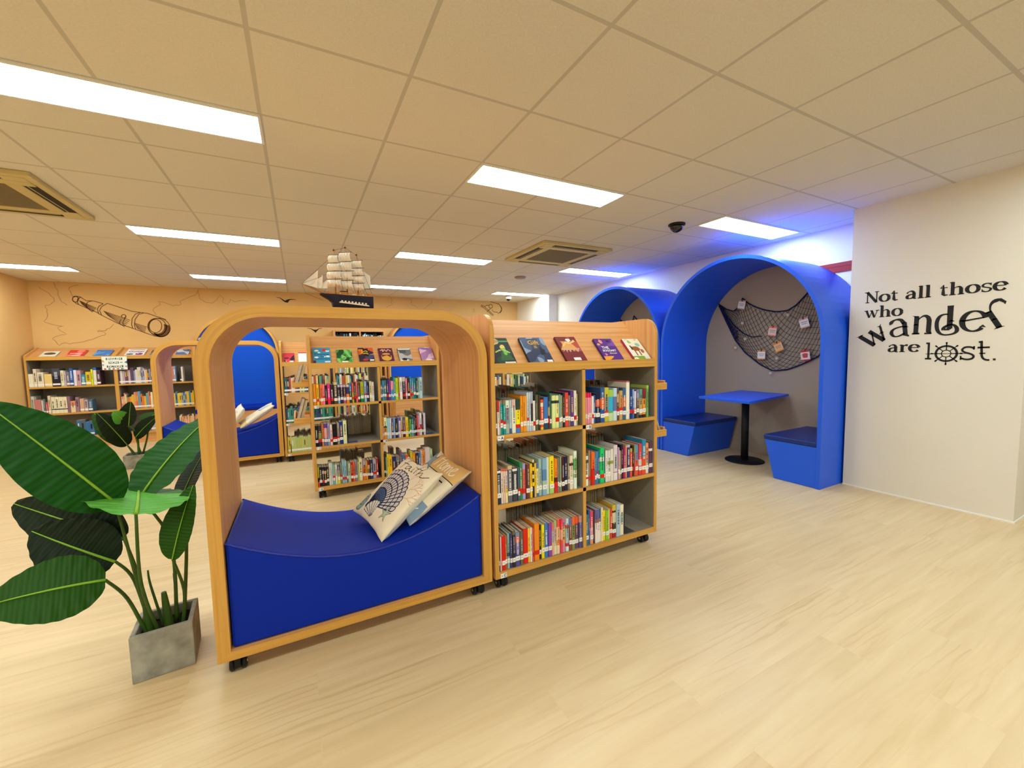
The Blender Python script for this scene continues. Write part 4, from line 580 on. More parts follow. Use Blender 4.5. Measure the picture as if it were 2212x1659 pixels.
# blue arched booths on the right
def booth(yc, top, label):
    t = thing('arched_booth', label, 'booth', (4.07, yc, 0), 0, 'blue arched booths'); R, T = .907, .034; zc = top-R; D = XR-.004-4.07
    out = [(R, 0)]+arc(0, zc, R, 0, 180, 40)+[(-R, 0)]; inn = [(R-T, 0)]+arc(0, zc, R-T, 0, 180, 40)+[(-R+T, 0)]; b = MB()
    for k in range(len(out)-1):
        a, c, e, f = out[k], out[k+1], inn[k+1], inn[k]
        for x in (0, D): b.face([(x, a[0], a[1]), (x, c[0], c[1]), (x, e[0], e[1]), (x, f[0], f[1])], 'blue')
        for p, q in ((a, c), (f, e)): b.face([(0, p[0], p[1]), (D, p[0], p[1]), (D, q[0], q[1]), (0, q[0], q[1])], 'blue', sm=0 < k < len(out)-2)
    for y in (R-T, -R): b.face([(0, y, 0), (D, y, 0), (D, y+T, 0), (0, y+T, 0)], 'blue')
    b.build('arch_shell', t)
    b = MB(); b.prism([(R-T-.002, .002)]+arc(0, zc, R-T-.002, 0, 180, 40)+[(-R+T+.002, .002)], 'x', D-.012, D-.001, 'alcove'); b.build('back_panel', t)  # added greige sheet, makes the booth back darker than the white wall behind
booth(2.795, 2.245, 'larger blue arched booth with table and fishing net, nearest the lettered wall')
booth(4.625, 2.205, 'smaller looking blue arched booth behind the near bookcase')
def booth_seat(ya, yt, yb, label):
    # ya = wall side, yt / yb = inner side at top and floor
    t = thing('booth_seat', label, 'booth seat', (4.08, 0, 0), 0, 'blue booth seats'); D = .775
    b = MB(); b.prism([(ya, .002), (yb, .002), (yt, .375), (ya, .375)], 'x', 0, D, 'blue'); b.build('seat_base', t, bevel=.003)
    b = MB(); b.box(-.005, D+.005, *sorted((ya, yt+(-.012 if yt < ya else .012))), .376, .425, 'navy'); b.build('seat_cushion', t, bevel=.012)
booth_seat(3.664, 3.2, 3.29, 'blue booth seat with navy cushion on the left of the booth table')
booth_seat(1.925, 2.385, 2.29, 'blue booth seat with navy cushion on the right of the booth table')
t = thing('pedestal_table', 'blue square topped table on a black pedestal inside the larger booth', 'table', (4.46, 2.83, 0))
b = MB()
pts = [(-.545, .19), (-.59, -.41), (.385, -.25), (.42, .343)]
b.prism(pts, 'z', .735, .76, 'blue'); b.build('table_top', t, bevel=.003)
b = MB(); b.lathe([(.038, .018), (.038, .735)], (0, 0, 0), 'iron', 20); b.build('column', t)
b = MB(); b.lathe([(.2, .001), (.2, .008), (.19, .014), (.04, .02)], (0, 0, 0), 'iron', 36); b.build('base_disc', t)
# ------------------------------------------------------------------ books
ORD = 'first second third fourth fifth sixth seventh eighth ninth tenth eleventh twelfth thirteenth fourteenth fifteenth sixteenth seventeenth eighteenth nineteenth twentieth'.split()
def ordn(k):
    if k < 20: return ORD[k]
    t, u = divmod(k+1, 10); T_ = {2: 'twent', 3: 'thirt'}[t]
    return T_+'ieth' if u == 0 else T_+'y-'+ORD[u-1]
def colname(h):
    import colorsys
    r, g, b = [int(h[i:i+2], 16)/255 for i in (0, 2, 4)]; H_, s, v = colorsys.rgb_to_hsv(r, g, b); H_ *= 360
    if v < .24: return 'black'
    if s < .13: return 'white' if v > .8 else 'grey'
    if s < .3 and v > .8: return {0: 'pale pink', 1: 'cream', 2: 'pale green', 3: 'pale blue', 4: 'lilac'}[0 if H_ < 20 or H_ > 330 else 1 if H_ < 65 else 2 if H_ < 165 else 3 if H_ < 235 else 4]
    if H_ < 14 or H_ > 345: return 'brown' if v < .5 and s < .6 else 'dark red' if v < .5 else 'pink' if s < .5 else 'red'
    if H_ < 40: return ('dark brown' if v < .4 else 'brown') if v < .65 else 'tan' if s < .5 else 'orange'
    if H_ < 68: return 'olive' if v < .72 else 'pale yellow' if s < .5 else 'yellow'
    if H_ < 160: return 'dark green' if v < .45 else 'green'
    if H_ < 200: return 'teal'
    if H_ < 255: return 'navy' if v < .45 else 'blue'
    return 'purple' if H_ < 300 else 'magenta'
def bands(spec):
    main, _, st = spec.partition('/'); main, *bs = main.split(';')
    out = [(float(x.split(':')[0]), x.split(':')[1]) for x in bs] or [(0., main)]
    return main, out, st
def put_book(w, h, d, spec, loc, label, group, parts=True, seed=0):
    r = random.Random(seed); main, bs, st = bands(spec); b = MB(); x0, x1 = -w/2, w/2; t = min(.0014, w*.15); rd = min(.004, w*.25)
    edges = [f for f, _ in bs]+[1.]
    for (f, c), g in zip(bs, edges[1:]):
        za, zb = h*(1-g), h*(1-f); pr = [(x0, rd), (x0+rd*.35, rd*.3), (x0+rd, 0), (x1-rd, 0), (x1-rd*.35, rd*.3), (x1, rd)]
        for p, q in zip(pr[:-1], pr[1:]): b.face([(p[0], p[1], za), (q[0], q[1], za), (q[0], q[1], zb), (p[0], p[1], zb)], 'print', c)
        for x in (x0, x1): b.face([(x, rd, za), (x, d, za), (x, d, zb), (x, rd, zb)], 'print', c)
    for xa, xb in ((x0, x0+t), (x1-t, x1)):     # board edges
        b.face([(xa, rd, h), (xb, rd, h), (xb, d, h), (xa, d, h)], 'print', main); b.face([(xa, rd, 0), (xb, rd, 0), (xb, d, 0), (xa, d, 0)], 'print', main)
        b.face([(xa, d, 0), (xb, d, 0), (xb, d, h), (xa, d, h)], 'print', main)
    for z in (0, h): b.face([(x0, rd, z), (x0+rd, 0, z), (x1-rd, 0, z), (x1, rd, z)], 'print', main)
    lum = sum(int(main[i:i+2], 16)*k for i, k in ((0, .3), (2, .6), (4, .1)))/255
    if w > .011 and r.random() < .8:                          # title marks down the spine
        c = ('2c2c34' if r.random() < .7 else 'a02020') if lum > .5 else r.choice(['ece4d4', 'ece4d4', 'e8c860', 'c0c8d8']); z = h*r.uniform(.72, .88); e = h*r.uniform(.3, .45); ww = (w-2*rd)*r.uniform(.35, .6)
        while z > e:
            l = r.uniform(.003, .006); b.face([(-ww/2, -.0004, z-l), (ww/2*r.uniform(.5, 1), -.0004, z-l), (ww/2, -.0004, z), (-ww/2, -.0004, z)], 'print', c); z -= l+r.choice([.0015, .0015, .0015, .006])
    if not parts: b.box(x0+t, x1-t, rd, d-.003, .002, h-.003, 'pages')
    if not parts and st: b.face([(x0+.001, -.0006, .02), (x1-.001, -.0006, .02), (x1-.001, -.0006, .045), (x0+.001, -.0006, .045)], 'sticker')
    o = b.build('book', fix=False); o.location = loc; tag(o, label, 'book', group)
    if parts:
        b = MB(); b.box(x0+t, x1-t, rd, d-.003, .002, h-.0025, 'pages'); b.build('page_block', o)
        if st:
            b = MB(); z = r.uniform(.028, .04); hw = w/2-.0008; q = lambda za, zb, m: b.box(-hw, hw, -.0009, rd*.8, za, zb, m)
            if st in 'wb': q(z, z+.024, 'sticker'); b.box(-hw*.4, hw*.4, -.0012, -.0009, z+.011, z+.0135, 'ink')
            if st == 'b': q(z+.024, z+.042, 'red')
            if st == 'r': q(z, z+.024, 'red')
            b.build('spine_label', o)
    return o
WHERE = {'1A': 'top left shelf of near bookcase', '1B': 'top right shelf of near bookcase', '1C': 'middle left shelf of near bookcase', '1D': 'middle right shelf of near bookcase', '1E': 'bottom left shelf of near bookcase', '1F': 'bottom right shelf of near bookcase',
 '2A': 'top left shelf of middle bookcase', '2B': 'top right shelf of middle bookcase', '2C': 'middle left shelf of middle bookcase', '2D': 'middle right shelf of middle bookcase', '2E': 'bottom left shelf of middle bookcase', '2F': 'bottom right shelf of middle bookcase',
 'N1': 'upper shelf of far corner wall bookcase', 'N2': 'lower shelf of far corner wall bookcase'}
RANGE = {'1': ((.889, 1.441), (1.467, 2.019)), '2': ((.097, .649), (.675, 1.227)), 'N': ((-3.396, -2.49),)*2}
for ci, cell in enumerate(CELLS):
    zb, rows = CELLS[cell]; lo, hi = RANGE[cell[0]][0 if cell[1] in 'ACE12' else 1]
    mn, mx = rows[0][0]/1000, max(r_[1] for r_ in rows)/1000; k = min(1, (hi-lo)/(mx-mn)); off = lo if (mn < lo or cell[0] != 'N') else mn
    pre = off-.001
    for i, (a, c, h, spec) in enumerate(rows):
        xa, xb = max(pre+.0006, off+(a/1000-mn)*k), off+(c/1000-mn)*k; xb = max(xb, xa+.004); pre = xb; h = min(h/1000, .26); w_ = xb-xa
        near = cell[0] != 'N'; yy = {'1': 1.885, '2': 3.97, 'N': 8.25}[cell[0]] + .008 + rnd.uniform(0, .008)
        main, bs, st = bands(spec); cn = colname(main)
        if len(bs) > 1:
            c2 = [colname(q) for _, q in bs if colname(q) != cn]
            if c2: cn += ' and '+c2[0]
        ad = 'tall ' if h > .222 else 'thick ' if w_ > .029 else 'thin ' if w_ < .0125 else ''
        if '/r' in spec or '/b' in spec: cn2 = ' with red sticker'
        else: cn2 = ''
        lab = f'{ad}{cn} book{cn2}, {ordn(i)} from left on {WHERE[cell]}'
        if len(lab.replace('-', ' ').split()) > 16: lab = f'{ad}{cn.split(" and")[0]} book{cn2}, {ordn(i)} from left on {WHERE[cell]}'
        if len(lab.replace('-', ' ').split()) > 16: lab = lab.replace(cn2, '')
        put_book(w_, h, .128+max(0, h-.18)*.7+rnd.uniform(0, .006), spec, ((xa+xb)/2, yy, zb+.0005), lab, 'books on the '+WHERE[cell], near, ci*100+i)

# the rest of the books, far or only seen by their page edges: one mass
mass = MB()
PAL = ['2c5878', 'e8e0d0', 'b83028', '3c7048', 'e0c040', '6a4a3c', 'c8d4d8', '303048', 'd88050', '8868a0', 'f0e8d8', '4890b0', 'a8b870', 'd0a0a8', '202028', 'ece0b0']
def row(x0, x1, y, z, pal, h0=.16, h1=.22, d=.13, back=False, wmin=.012, wmax=.028, lab=True):
    x = x0
    while x < x1-wmin:
        w_ = min(rnd.uniform(wmin, wmax), x1-x); h = rnd.uniform(h0, h1); c = rnd.choice(pal); t = .0012
        if not back:
            mass.box(x, x+w_-.001, y, y+d, z, z+h, 'print', c); mass.box(x+t, x+w_-.001-t, y+.004, y+d, z+h, z+h+.0006, 'pages')
            if lab: mass.box(x, x+w_-.001, y-.0008, y, z+.02, z+.042, 'sticker')
            if h > .15 and rnd.random() < .6: mass.box(x+w_*.3, x+w_*.65, y-.0008, y, z+h*.45, z+h*.8, 'print', rnd.choice(['e8e0d0', '202028', 'e0c040']))
        else:
            mass.box(x, x+t, y-d, y, z, z+h, 'print', c); mass.box(x+w_-.001-t, x+w_-.001, y-d, y, z, z+h, 'print', c); mass.box(x, x+w_-.001, y-t, y, z, z+h, 'print', c); mass.box(x+t, x+w_-.001-t, y-d+.003, y-t, z, z+h-.003, 'pages')
        x += w_
for x0, x1, z in ((.89, 1.42, .853), (.89, 1.44, .481), (1.16, 1.44, .116), (1.47, 2.0, .853), (1.47, 2.0, .481), (1.468, 2.0, .116)): row(x0, x1, 2.475, z, PAL, .17, .22, back=True)
for x0, x1, z in ((.53, .64, .853), (.25, .645, .481), (.33, .56, .116), (.68, .9, .853), (1.02, 1.16, .481), (.82, .86, .116)): row(x0, x1, 4.56, z, PAL, .17, .21, back=True)
for x0, x1, z in ((1.41, 1.95, .853), (1.99, 2.3, .853), (1.41, 1.9, .481), (1.99, 2.5, .481)): row(x0, x1, 3.985, z, PAL, .16, .2)
L3 = [(-.17, .33, .853, ['2c6878', 'e0c860', 'b85030', '68a078', '3c3c48', 'd8d0c0', '2c4890']), (.4, .9, .853, ['f0e8d8', '303030', '4898a8', 'e8d870', 'b06040', 'e0d8c8']), (-.17, .36, .481, ['3c8c80', '2c7068', '489888', '3c4878']), (.4, .92, .481, PAL), (-.17, -.13, .116, ['d84030', 'd8c030']), (-.13, .1, .116, ['b4c070', 'bcc878']), (.1, .3, .116, ['3c9090', '58a8a0']), (.4, .8, .116, PAL)]
for x0, x1, z, p in L3: row(x0, x1, 5.615, z, p, .17, .2)
for x0, x1, z in ((-.17, .36, .853), (.4, .92, .853), (-.17, .3, .481), (.4, .9, .481), (-.1, .3, .116)): row(x0, x1, 6.19, z, PAL, .17, .21, back=True)
row(.64, 1.05, 8.3, 1.311, ['101014', '101014', 'e8e8e8', '4898b8', '181820'], .36, .42, .2, lab=False, wmin=.008, wmax=.03); row(1.09, 1.5, 8.3, 1.311, ['101014', 'e0e4e8', '4898b8', '181820'], .36, .42, .2, lab=False, wmin=.008, wmax=.03)
for z in (.09, .46, .88):
    row(.64, 1.04, 8.3, z, PAL, .2, .27, .2, lab=False); row(1.09, 1.42, 8.3, z, PAL, .18, .27, .2, lab=False)
NP = ['b8a0b0', 'c8b8c0', '7c3c48', 'e0b060', '8898b8', 'd8d0c8', '604868', 'd87858']
row(-2.435, -1.75, 8.265, .931, NP, .19, .26); row(-1.7, -1.66, 8.265, .931, ['403038', 'e0d8d0'], .18, .24)
row(-2.435, -1.86, 8.265, .541, ['e8d8b0', 'd87840', '303840', '506050', 'e0b030', '58a0c0', 'e08880'], .18, .26); row(-1.8, -1.53, 8.265, .541, ['3880b0', 'e8c020', 'e8c020', '606078', 'b0a8a0'], .2, .24)
row(-2.2, -1.86, 8.265, .181, ['a8b8c8', 'e0a090', '4878a0', 'd8c8b0', 'e09040'], .19, .25); row(-1.75, -1.53, 8.265, .181, ['e0a040', 'd86840', 'e8d0b0', '403838'], .17, .22); row(-2.95, -2.75, 8.265, .181, ['3870a8', '88b0d0', '506880', 'd8d8d8'], .2, .25, wmin=.03, wmax=.06)
tag(mass.build('books', fix=False), 'the many smaller books on the far shelves and the rear rows', 'books', None, 'stuff')

# ------------------------------------------------------------------ books lying face out on the slanted tops
def cover_book(x0, x1, h, y, z, tilt, colours, shapes, label, group, title=None, t=.016, lean=0.):
    # bottom edge sits at (y, z); the cover faces the viewer side and leans back by tilt
    w_ = x1-x0; o = thing('book', label, 'book', ((x0+x1)/2, y, z), 0, group); o.rotation_euler = (-tilt, lean, 0)
    nu, nv = 26, 36; cf = paint(nu, nv, colours[0], shapes, seed=int(x0*1000) % 97)
    b = MB(); b.grid(lambda u, v: (-w_/2+u*w_, 0, v*h), nu, nv, 'print', cf, sm=False, uvf=False)
    e = colours[0] if len(colours) < 2 else colours[1]
    b.face([(-w_/2, 0, 0), (-w_/2, t, 0), (-w_/2, t, h), (-w_/2, 0, h)], 'print', e); b.face([(-w_/2, t, 0), (w_/2, t, 0), (w_/2, t, h), (-w_/2, t, h)], 'print', e)
    for za, zb in ((t-.0015, t), (0, .0015)): b.face([(w_/2, za, 0), (w_/2, zb, 0), (w_/2, zb, h), (w_/2, za, h)], 'print', e)
    for tx, ty, s_, sz, m in (title or ()): text_mb(b, s_, sz*w_, lambda p, q: (-w_/2+tx*w_+p, -.0006, ty*h+q), m, .02)
    b.build('cover', o, fix=False)
    b = MB(); b.box(-w_/2+.001, w_/2-.002, .0016, t-.0016, .001, h-.001, 'pages'); b.build('page_block', o)
g1 = 'face out books on the near bookcase'; T1 = math.radians(43)
dy, dz = 1.909, 1.2265
cover_book(.905, 1.032, .187, dy, dz, T1, ['10201a'], [('n', '1c3c28', .3, 9), ('e', .25, .86, .3, .13, 'd8c080'), ('e', .3, .86, .2, .07, 'c88870'), ('r', .5, .84, 1, .88, '4ca050'), ('e', .62, .62, .12, .1, 'e8d060'), ('p', [(.55, .55), (.75, .5), (.95, .1), (.3, .1)], '2c5c30'), ('e', .66, .45, .1, .14, '78c048'), ('s', [[(.2, .42), (.4, .5), (.65, .52), (.85, .4)]], .04, 'c8d878'), ('r', .45, 0, .98, .06, 'e8e4d8')], 'dark green fairy cover book, leftmost face out on the near bookcase', g1)
cover_book(1.112, 1.268, .19, dy, dz, T1, ['46587c', '2c3450'], [('n', '8c9cb8', .35, 12), ('n', '2c3654', .45, 9), ('p', [(.28, .95), (.75, .95), (.68, .55), (.5, .48), (.35, .55)], '38425c'), ('e', .72, .5, .07, .1, '181c28'), ('p', [(.6, .45), (.85, .5), (.8, .3), (.62, .28)], '181c28'), ('r', .72, .01, .98, .08, 'ece8e0')], 'slate blue fantasy book with gold title, second face out from left', g1, [(.5, .78, 'Gift', .3, 'gold'), (.52, .6, 'IS', .18, 'gold')])
cover_book(1.358, 1.502, .197, dy, dz, T1, ['7a2c30', '541c20'], [('n', '3c3c54', .3, 10, 0, 0, 1, .45), ('n', 'b85044', .3, 8, 0, .4, 1, 1), ('n', 'e0a058', .5, 7, 0, .45, 1, .8), ('e', .58, .86, .12, .07, 'f4e8e0'), ('s', [[(.2, .62), (.4, .76), (.6, .72), (.85, .82)]], .07, 'e8c080'), ('s', [[(.1, .4), (.2, .52), (.25, .38), (.35, .52), (.42, .38), (.52, .52), (.6, .4), (.7, .52), (.78, .38), (.9, .5)]], .035, 'c8a8a0'), ('r', .4, .04, .75, .15, 'e8e8e8')], 'red and grey fiery cover book, middle one face out on the near bookcase', g1)
cover_book(1.64, 1.785, .18, dy, dz, T1, ['5c3088', '44206c'], [('e', .3, .86, .09, .1, 'e89080'), ('e', .7, .88, .1, .04, '281838'), ('e', .12, .72, .08, .05, 'e0b050'), ('n', 'f0a030', .1, 9, 0, 0, 1, .16), ('n', '7c50a8', .6, 8, 0, .65, 1, 1), ('e', .2, .25, .06, .06, 'd880a8')], 'purple book with white block title, fourth face out on the near bookcase', g1, [(.36, .56, 'THE', .21, 'sticker'), (.5, .42, 'BOGGART', .155, 'sticker'), (.62, .3, 'fights back', .09, 'sticker')])
cover_book(1.873, 2.012, .178, dy, dz, T1, ['ece8d8', 'b02c50'], [('n', '98b850', .4, 14, .1, .78, .9, .98), ('e', .72, .7, .13, .09, '88c8b0'), ('e', .48, .5, .24, .12, '9c5c34'), ('e', .78, .38, .1, .1, 'a8643c'), ('r', .3, .18, .37, .45, '8c5030'), ('r', .55, .18, .61, .45, '8c5030'), ('e', .24, .55, .06, .12, '4c3020'), ('n', '78a838', .0, 10, 0, 0, 1, .14), ('r', .68, 0, 1, .1, 'd8dce0')], 'white book with brown horse cover, rightmost face out on the near bookcase', g1)
g2 = 'face out books on the middle bookcase'; dy = 3.994
cover_book(.116, .26, .187, dy, dz, T1, ['3c98b8', '285c88'], [('e', .66, .84, .12, .1, 'd82830'), ('e', .22, .8, .13, .06, 'f0f4f4'), ('e', .35, .68, .08, .04, 'f0f4f4'), ('e', .85, .77, .12, .04, 'f0f4f4'), ('e', .2, .36, .12, .06, 'f0f4f4'), ('e', .85, .42, .11, .06, 'f0f4f4'), ('e', .66, .4, .06, .04, 'f0f4f4'), ('r', 0, 0, .14, .16, '601c38'), ('r', .66, .02, .98, .1, 'e8e8e0')], 'sky blue book with red heart, leftmost face out on the middle bookcase', g2, [(.5, .56, 'Courage', .24, 'tagblue'), (.55, .41, 'for', .2, 'tagblue'), (.52, .26, 'beginners', .22, 'tagblue')])
cover_book(.312, .444, .16, dy, dz, T1, ['4c9c48', '3c6c34'], [('n', '88c868', .3, 16), ('n', '1c4c28', .5, 14), ('n', '205838', .25, 22, .08, .3, .95, .62), ('r', .3, 0, .7, .1, 'e8ecd8')], 'leafy green book, second face out on the middle bookcase', g2)
cover_book(.503, .638, .18, dy, dz, T1, ['30283c', '201824'], [('n', 'e89028', .0, 9, 0, .5, 1, 1), ('n', 'd85828', .5, 9, 0, .5, 1, 1), ('n', '48486c', .1, 9, 0, .12, 1, .5), ('r', .3, .4, .66, .95, '241818'), ('s', [[(.35, .72), (.5, .78), (.6, .7)], [(.35, .58), (.45, .62), (.62, .56)]], .06, 'd8b040'), ('e', .4, .14, .18, .07, 'c83028'), ('r', .68, .06, .96, .18, 'e8e4d8')], 'orange and black patterned book, third face out on the middle bookcase', g2)
cover_book(.686, .82, .172, dy, dz, T1, ['5c1c40'], [('e', .5, .32, .36, .28, 'd8a040'), ('n', '6c3028', .35, 14, .2, .1, .8, .55), ('e', .5, .55, .28, .06, 'e0a848'), ('s', [[(.15, .82), (.3, .9), (.3, .74), (.45, .88), (.55, .76), (.7, .9), (.85, .78)]], .06, 'e0b080')], 'maroon book with gold emblem, fourth face out on the middle bookcase', g2)
cover_book(.87, .995, .168, dy, dz, T1, ['b8b4b0', '383434'], [('n', '707070', .3, 7), ('n', 'e8e8e8', .5, 6), ('e', .4, .12, .2, .1, '202020'), ('r', .05, .9, .95, .97, 'f0f0f0'), ('r', .1, .62, .6, .82, '4c4c4c')], 'grey photo cover book, fifth face out on the middle bookcase', g2)
cover_book(1.085, 1.215, .178, dy, dz, T1, ['a878a8', '7c4c80'], [('n', 'd8b0c8', .3, 9), ('n', '5c3860', .55, 9, 0, 0, 1, .4), ('e', .5, .88, .35, .07, '7c68b0'), ('e', .85, .4, .1, .12, 'b898c0'), ('r', .4, 0, .8, .08, 'e8e4e0')], 'mauve picture book, rightmost face out on the middle bookcase', g2)
g3 = 'face out books on the far bookcase'; dy = 5.624
cover_book(-.165, -.042, .15, dy, dz, T1, ['d8384c'], [('p', [(.55, .3), (.95, .8), (1, .2), (.7, .1)], '30202c'), ('r', .1, .35, .5, .5, '50202c'), ('n', 'f0e0d8', .3, 12, 0, 0, 1, .14), ('n', '30202c', .5, 10, 0, 0, .4, .25)], 'red book with dark figure, face out on the far bookcase', g3)
cover_book(.0, .13, .16, dy, dz, T1, ['f0ece8'], [('r', 0, .88, 1, 1, 'd83028'), ('e', .9, .25, .2, .2, '383030')], 'white book with red top band, half hidden on the far bookcase', g3)
g4 = 'face out books on the wall bookcase'; T4 = math.radians(67); dy, dz = 8.272, 1.3645
nf = [(-3.28, -3.11, ['d8dcc8'], [('e', .5, .55, .36, .22, '6c4440'), ('e', .5, .55, .3, .08, '50302c'), ('r', .35, 0, .65, .06, 'd8c040')], 'cream book with dark oval, leftmost on the wall bookcase top', None, .2),
 (-3.015, -2.82, ['d82c20'], [('n', 'f08078', .4, 11), ('r', .15, .42, .85, .5, 'f0d8d0'), ('r', .1, .12, .8, .2, 'f0d8d0')], 'red book lying on the wall bookcase top', None, .24),
 (-2.715, -2.53, ['2c74c0'], [('n', '5ca0d8', .3, 12), ('n', 'b0d0e8', .5, 16, .1, .4, .9, .7)], 'bright blue book lying on the wall bookcase top above the genre sign', None, .24),
 (-2.36, -2.13, ['ece4e4'], [('e', .72, .2, .2, .16, '802880'), ('e', .66, .26, .05, .05, 'e8d0e8'), ('e', .25, .18, .18, .12, '3c6068'), ('r', .1, .82, .9, .9, '4c4048')], 'white book with purple disc on the wall bookcase top', [(.52, .58, 'Guitar', .32, 'ink')], .26),
 (-2.06, -1.93, ['6c8888'], [('n', '344c50', .2, 9), ('n', 'c8d8d0', .6, 9)], 'grey green book partly behind the far bench corner', None, .2),
 (-1.74, -1.575, ['4c78b0'], [('n', '203858', .3, 9), ('n', 'd0d8e0', .4, 8), ('r', 0, 0, .3, .4, '3c68c0')], 'blue and grey book seen through the far bench', None, .22)]
for x0, x1, c, s_, l, ti, h in nf: cover_book(x0, x1, h, dy, dz, T4, c, s_, l, g4, ti, .014)
# books leaning in the end trays
for k, (x, z, y, h, c, e, l, a) in enumerate([(.02, 1.031, 4.04, .185, '8c88a4', '5c5878', 'lilac grey book leaning in the upper end tray of the middle bookcase', .28), (-.009, 1.031, 4.045, .19, 'a8905c', '8c7848', 'tan book against the panel in the upper end tray of the middle bookcase', .26),
   (.02, .715, 4.04, .2, '5c5c84', '3c3450', 'slate book leaning in the lower end tray of the middle bookcase', .28), (-.009, .715, 4.045, .185, 'd0b080', 'b09058', 'pale tan book against the panel in the lower end tray of the middle bookcase', .26)]):
    o = thing('book', l, 'book', (-x, y, z), 0, 'books in the end trays'); o.rotation_euler = (0, a, 0)
    b = MB(); b.box(-.028, -.0255, 0, .15, 0, h, 'print', c); b.box(-.0025, 0, 0, .15, 0, h, 'print', e); b.box(-.0255, -.0025, .1485, .15, 0, h, 'print', e); b.build('cover', o)
    b = MB(); b.box(-.0254, -.0026, .002, .148, .001, h-.002, 'pages'); b.build('page_block', o)
o = thing('book', 'pale book tip showing above the lower end tray right of near bookcase', 'book', (2.15, 1.955, .716), 0, 'books in the end trays'); o.rotation_euler = (0, -.38, 0)
b = MB(); b.box(0, .0015, 0, .13, 0, .125, 'print', 'e8d8d0'); b.box(.0085, .01, 0, .13, 0, .125, 'print', 'd0b8a8'); b.build('cover', o)
b = MB(); b.box(.0016, .0084, .002, .128, .001, .123, 'pages'); b.build('page_block', o)
# bookends: a foot plate and an upright
def bookend(x, y, z, m, lab):
    b = MB(); b.box(0, .085, .02, .11, 0, .0016, m); b.prism([(.02, 0), (.11, 0), (.11, .13)]+arc(.065, .13, .045, 0, 180, 8)[1:-1]+[(.02, .13)], 'x', -.0016, 0, m)
    tag(b.build('bookend', None, (x, y, z)), lab, 'bookend', 'metal bookends')
bookend(1.78, 1.88, .1152, 'darksteel', 'grey metal bookend beside the last book on near bookcase bottom right shelf')
bookend(.368, 3.965, .4802, 'steelblue', 'blue metal bookend on middle left shelf of middle bookcase')
bookend(1.1, 3.965, .4802, 'steelblue', 'blue metal bookend on middle right shelf of middle bookcase')
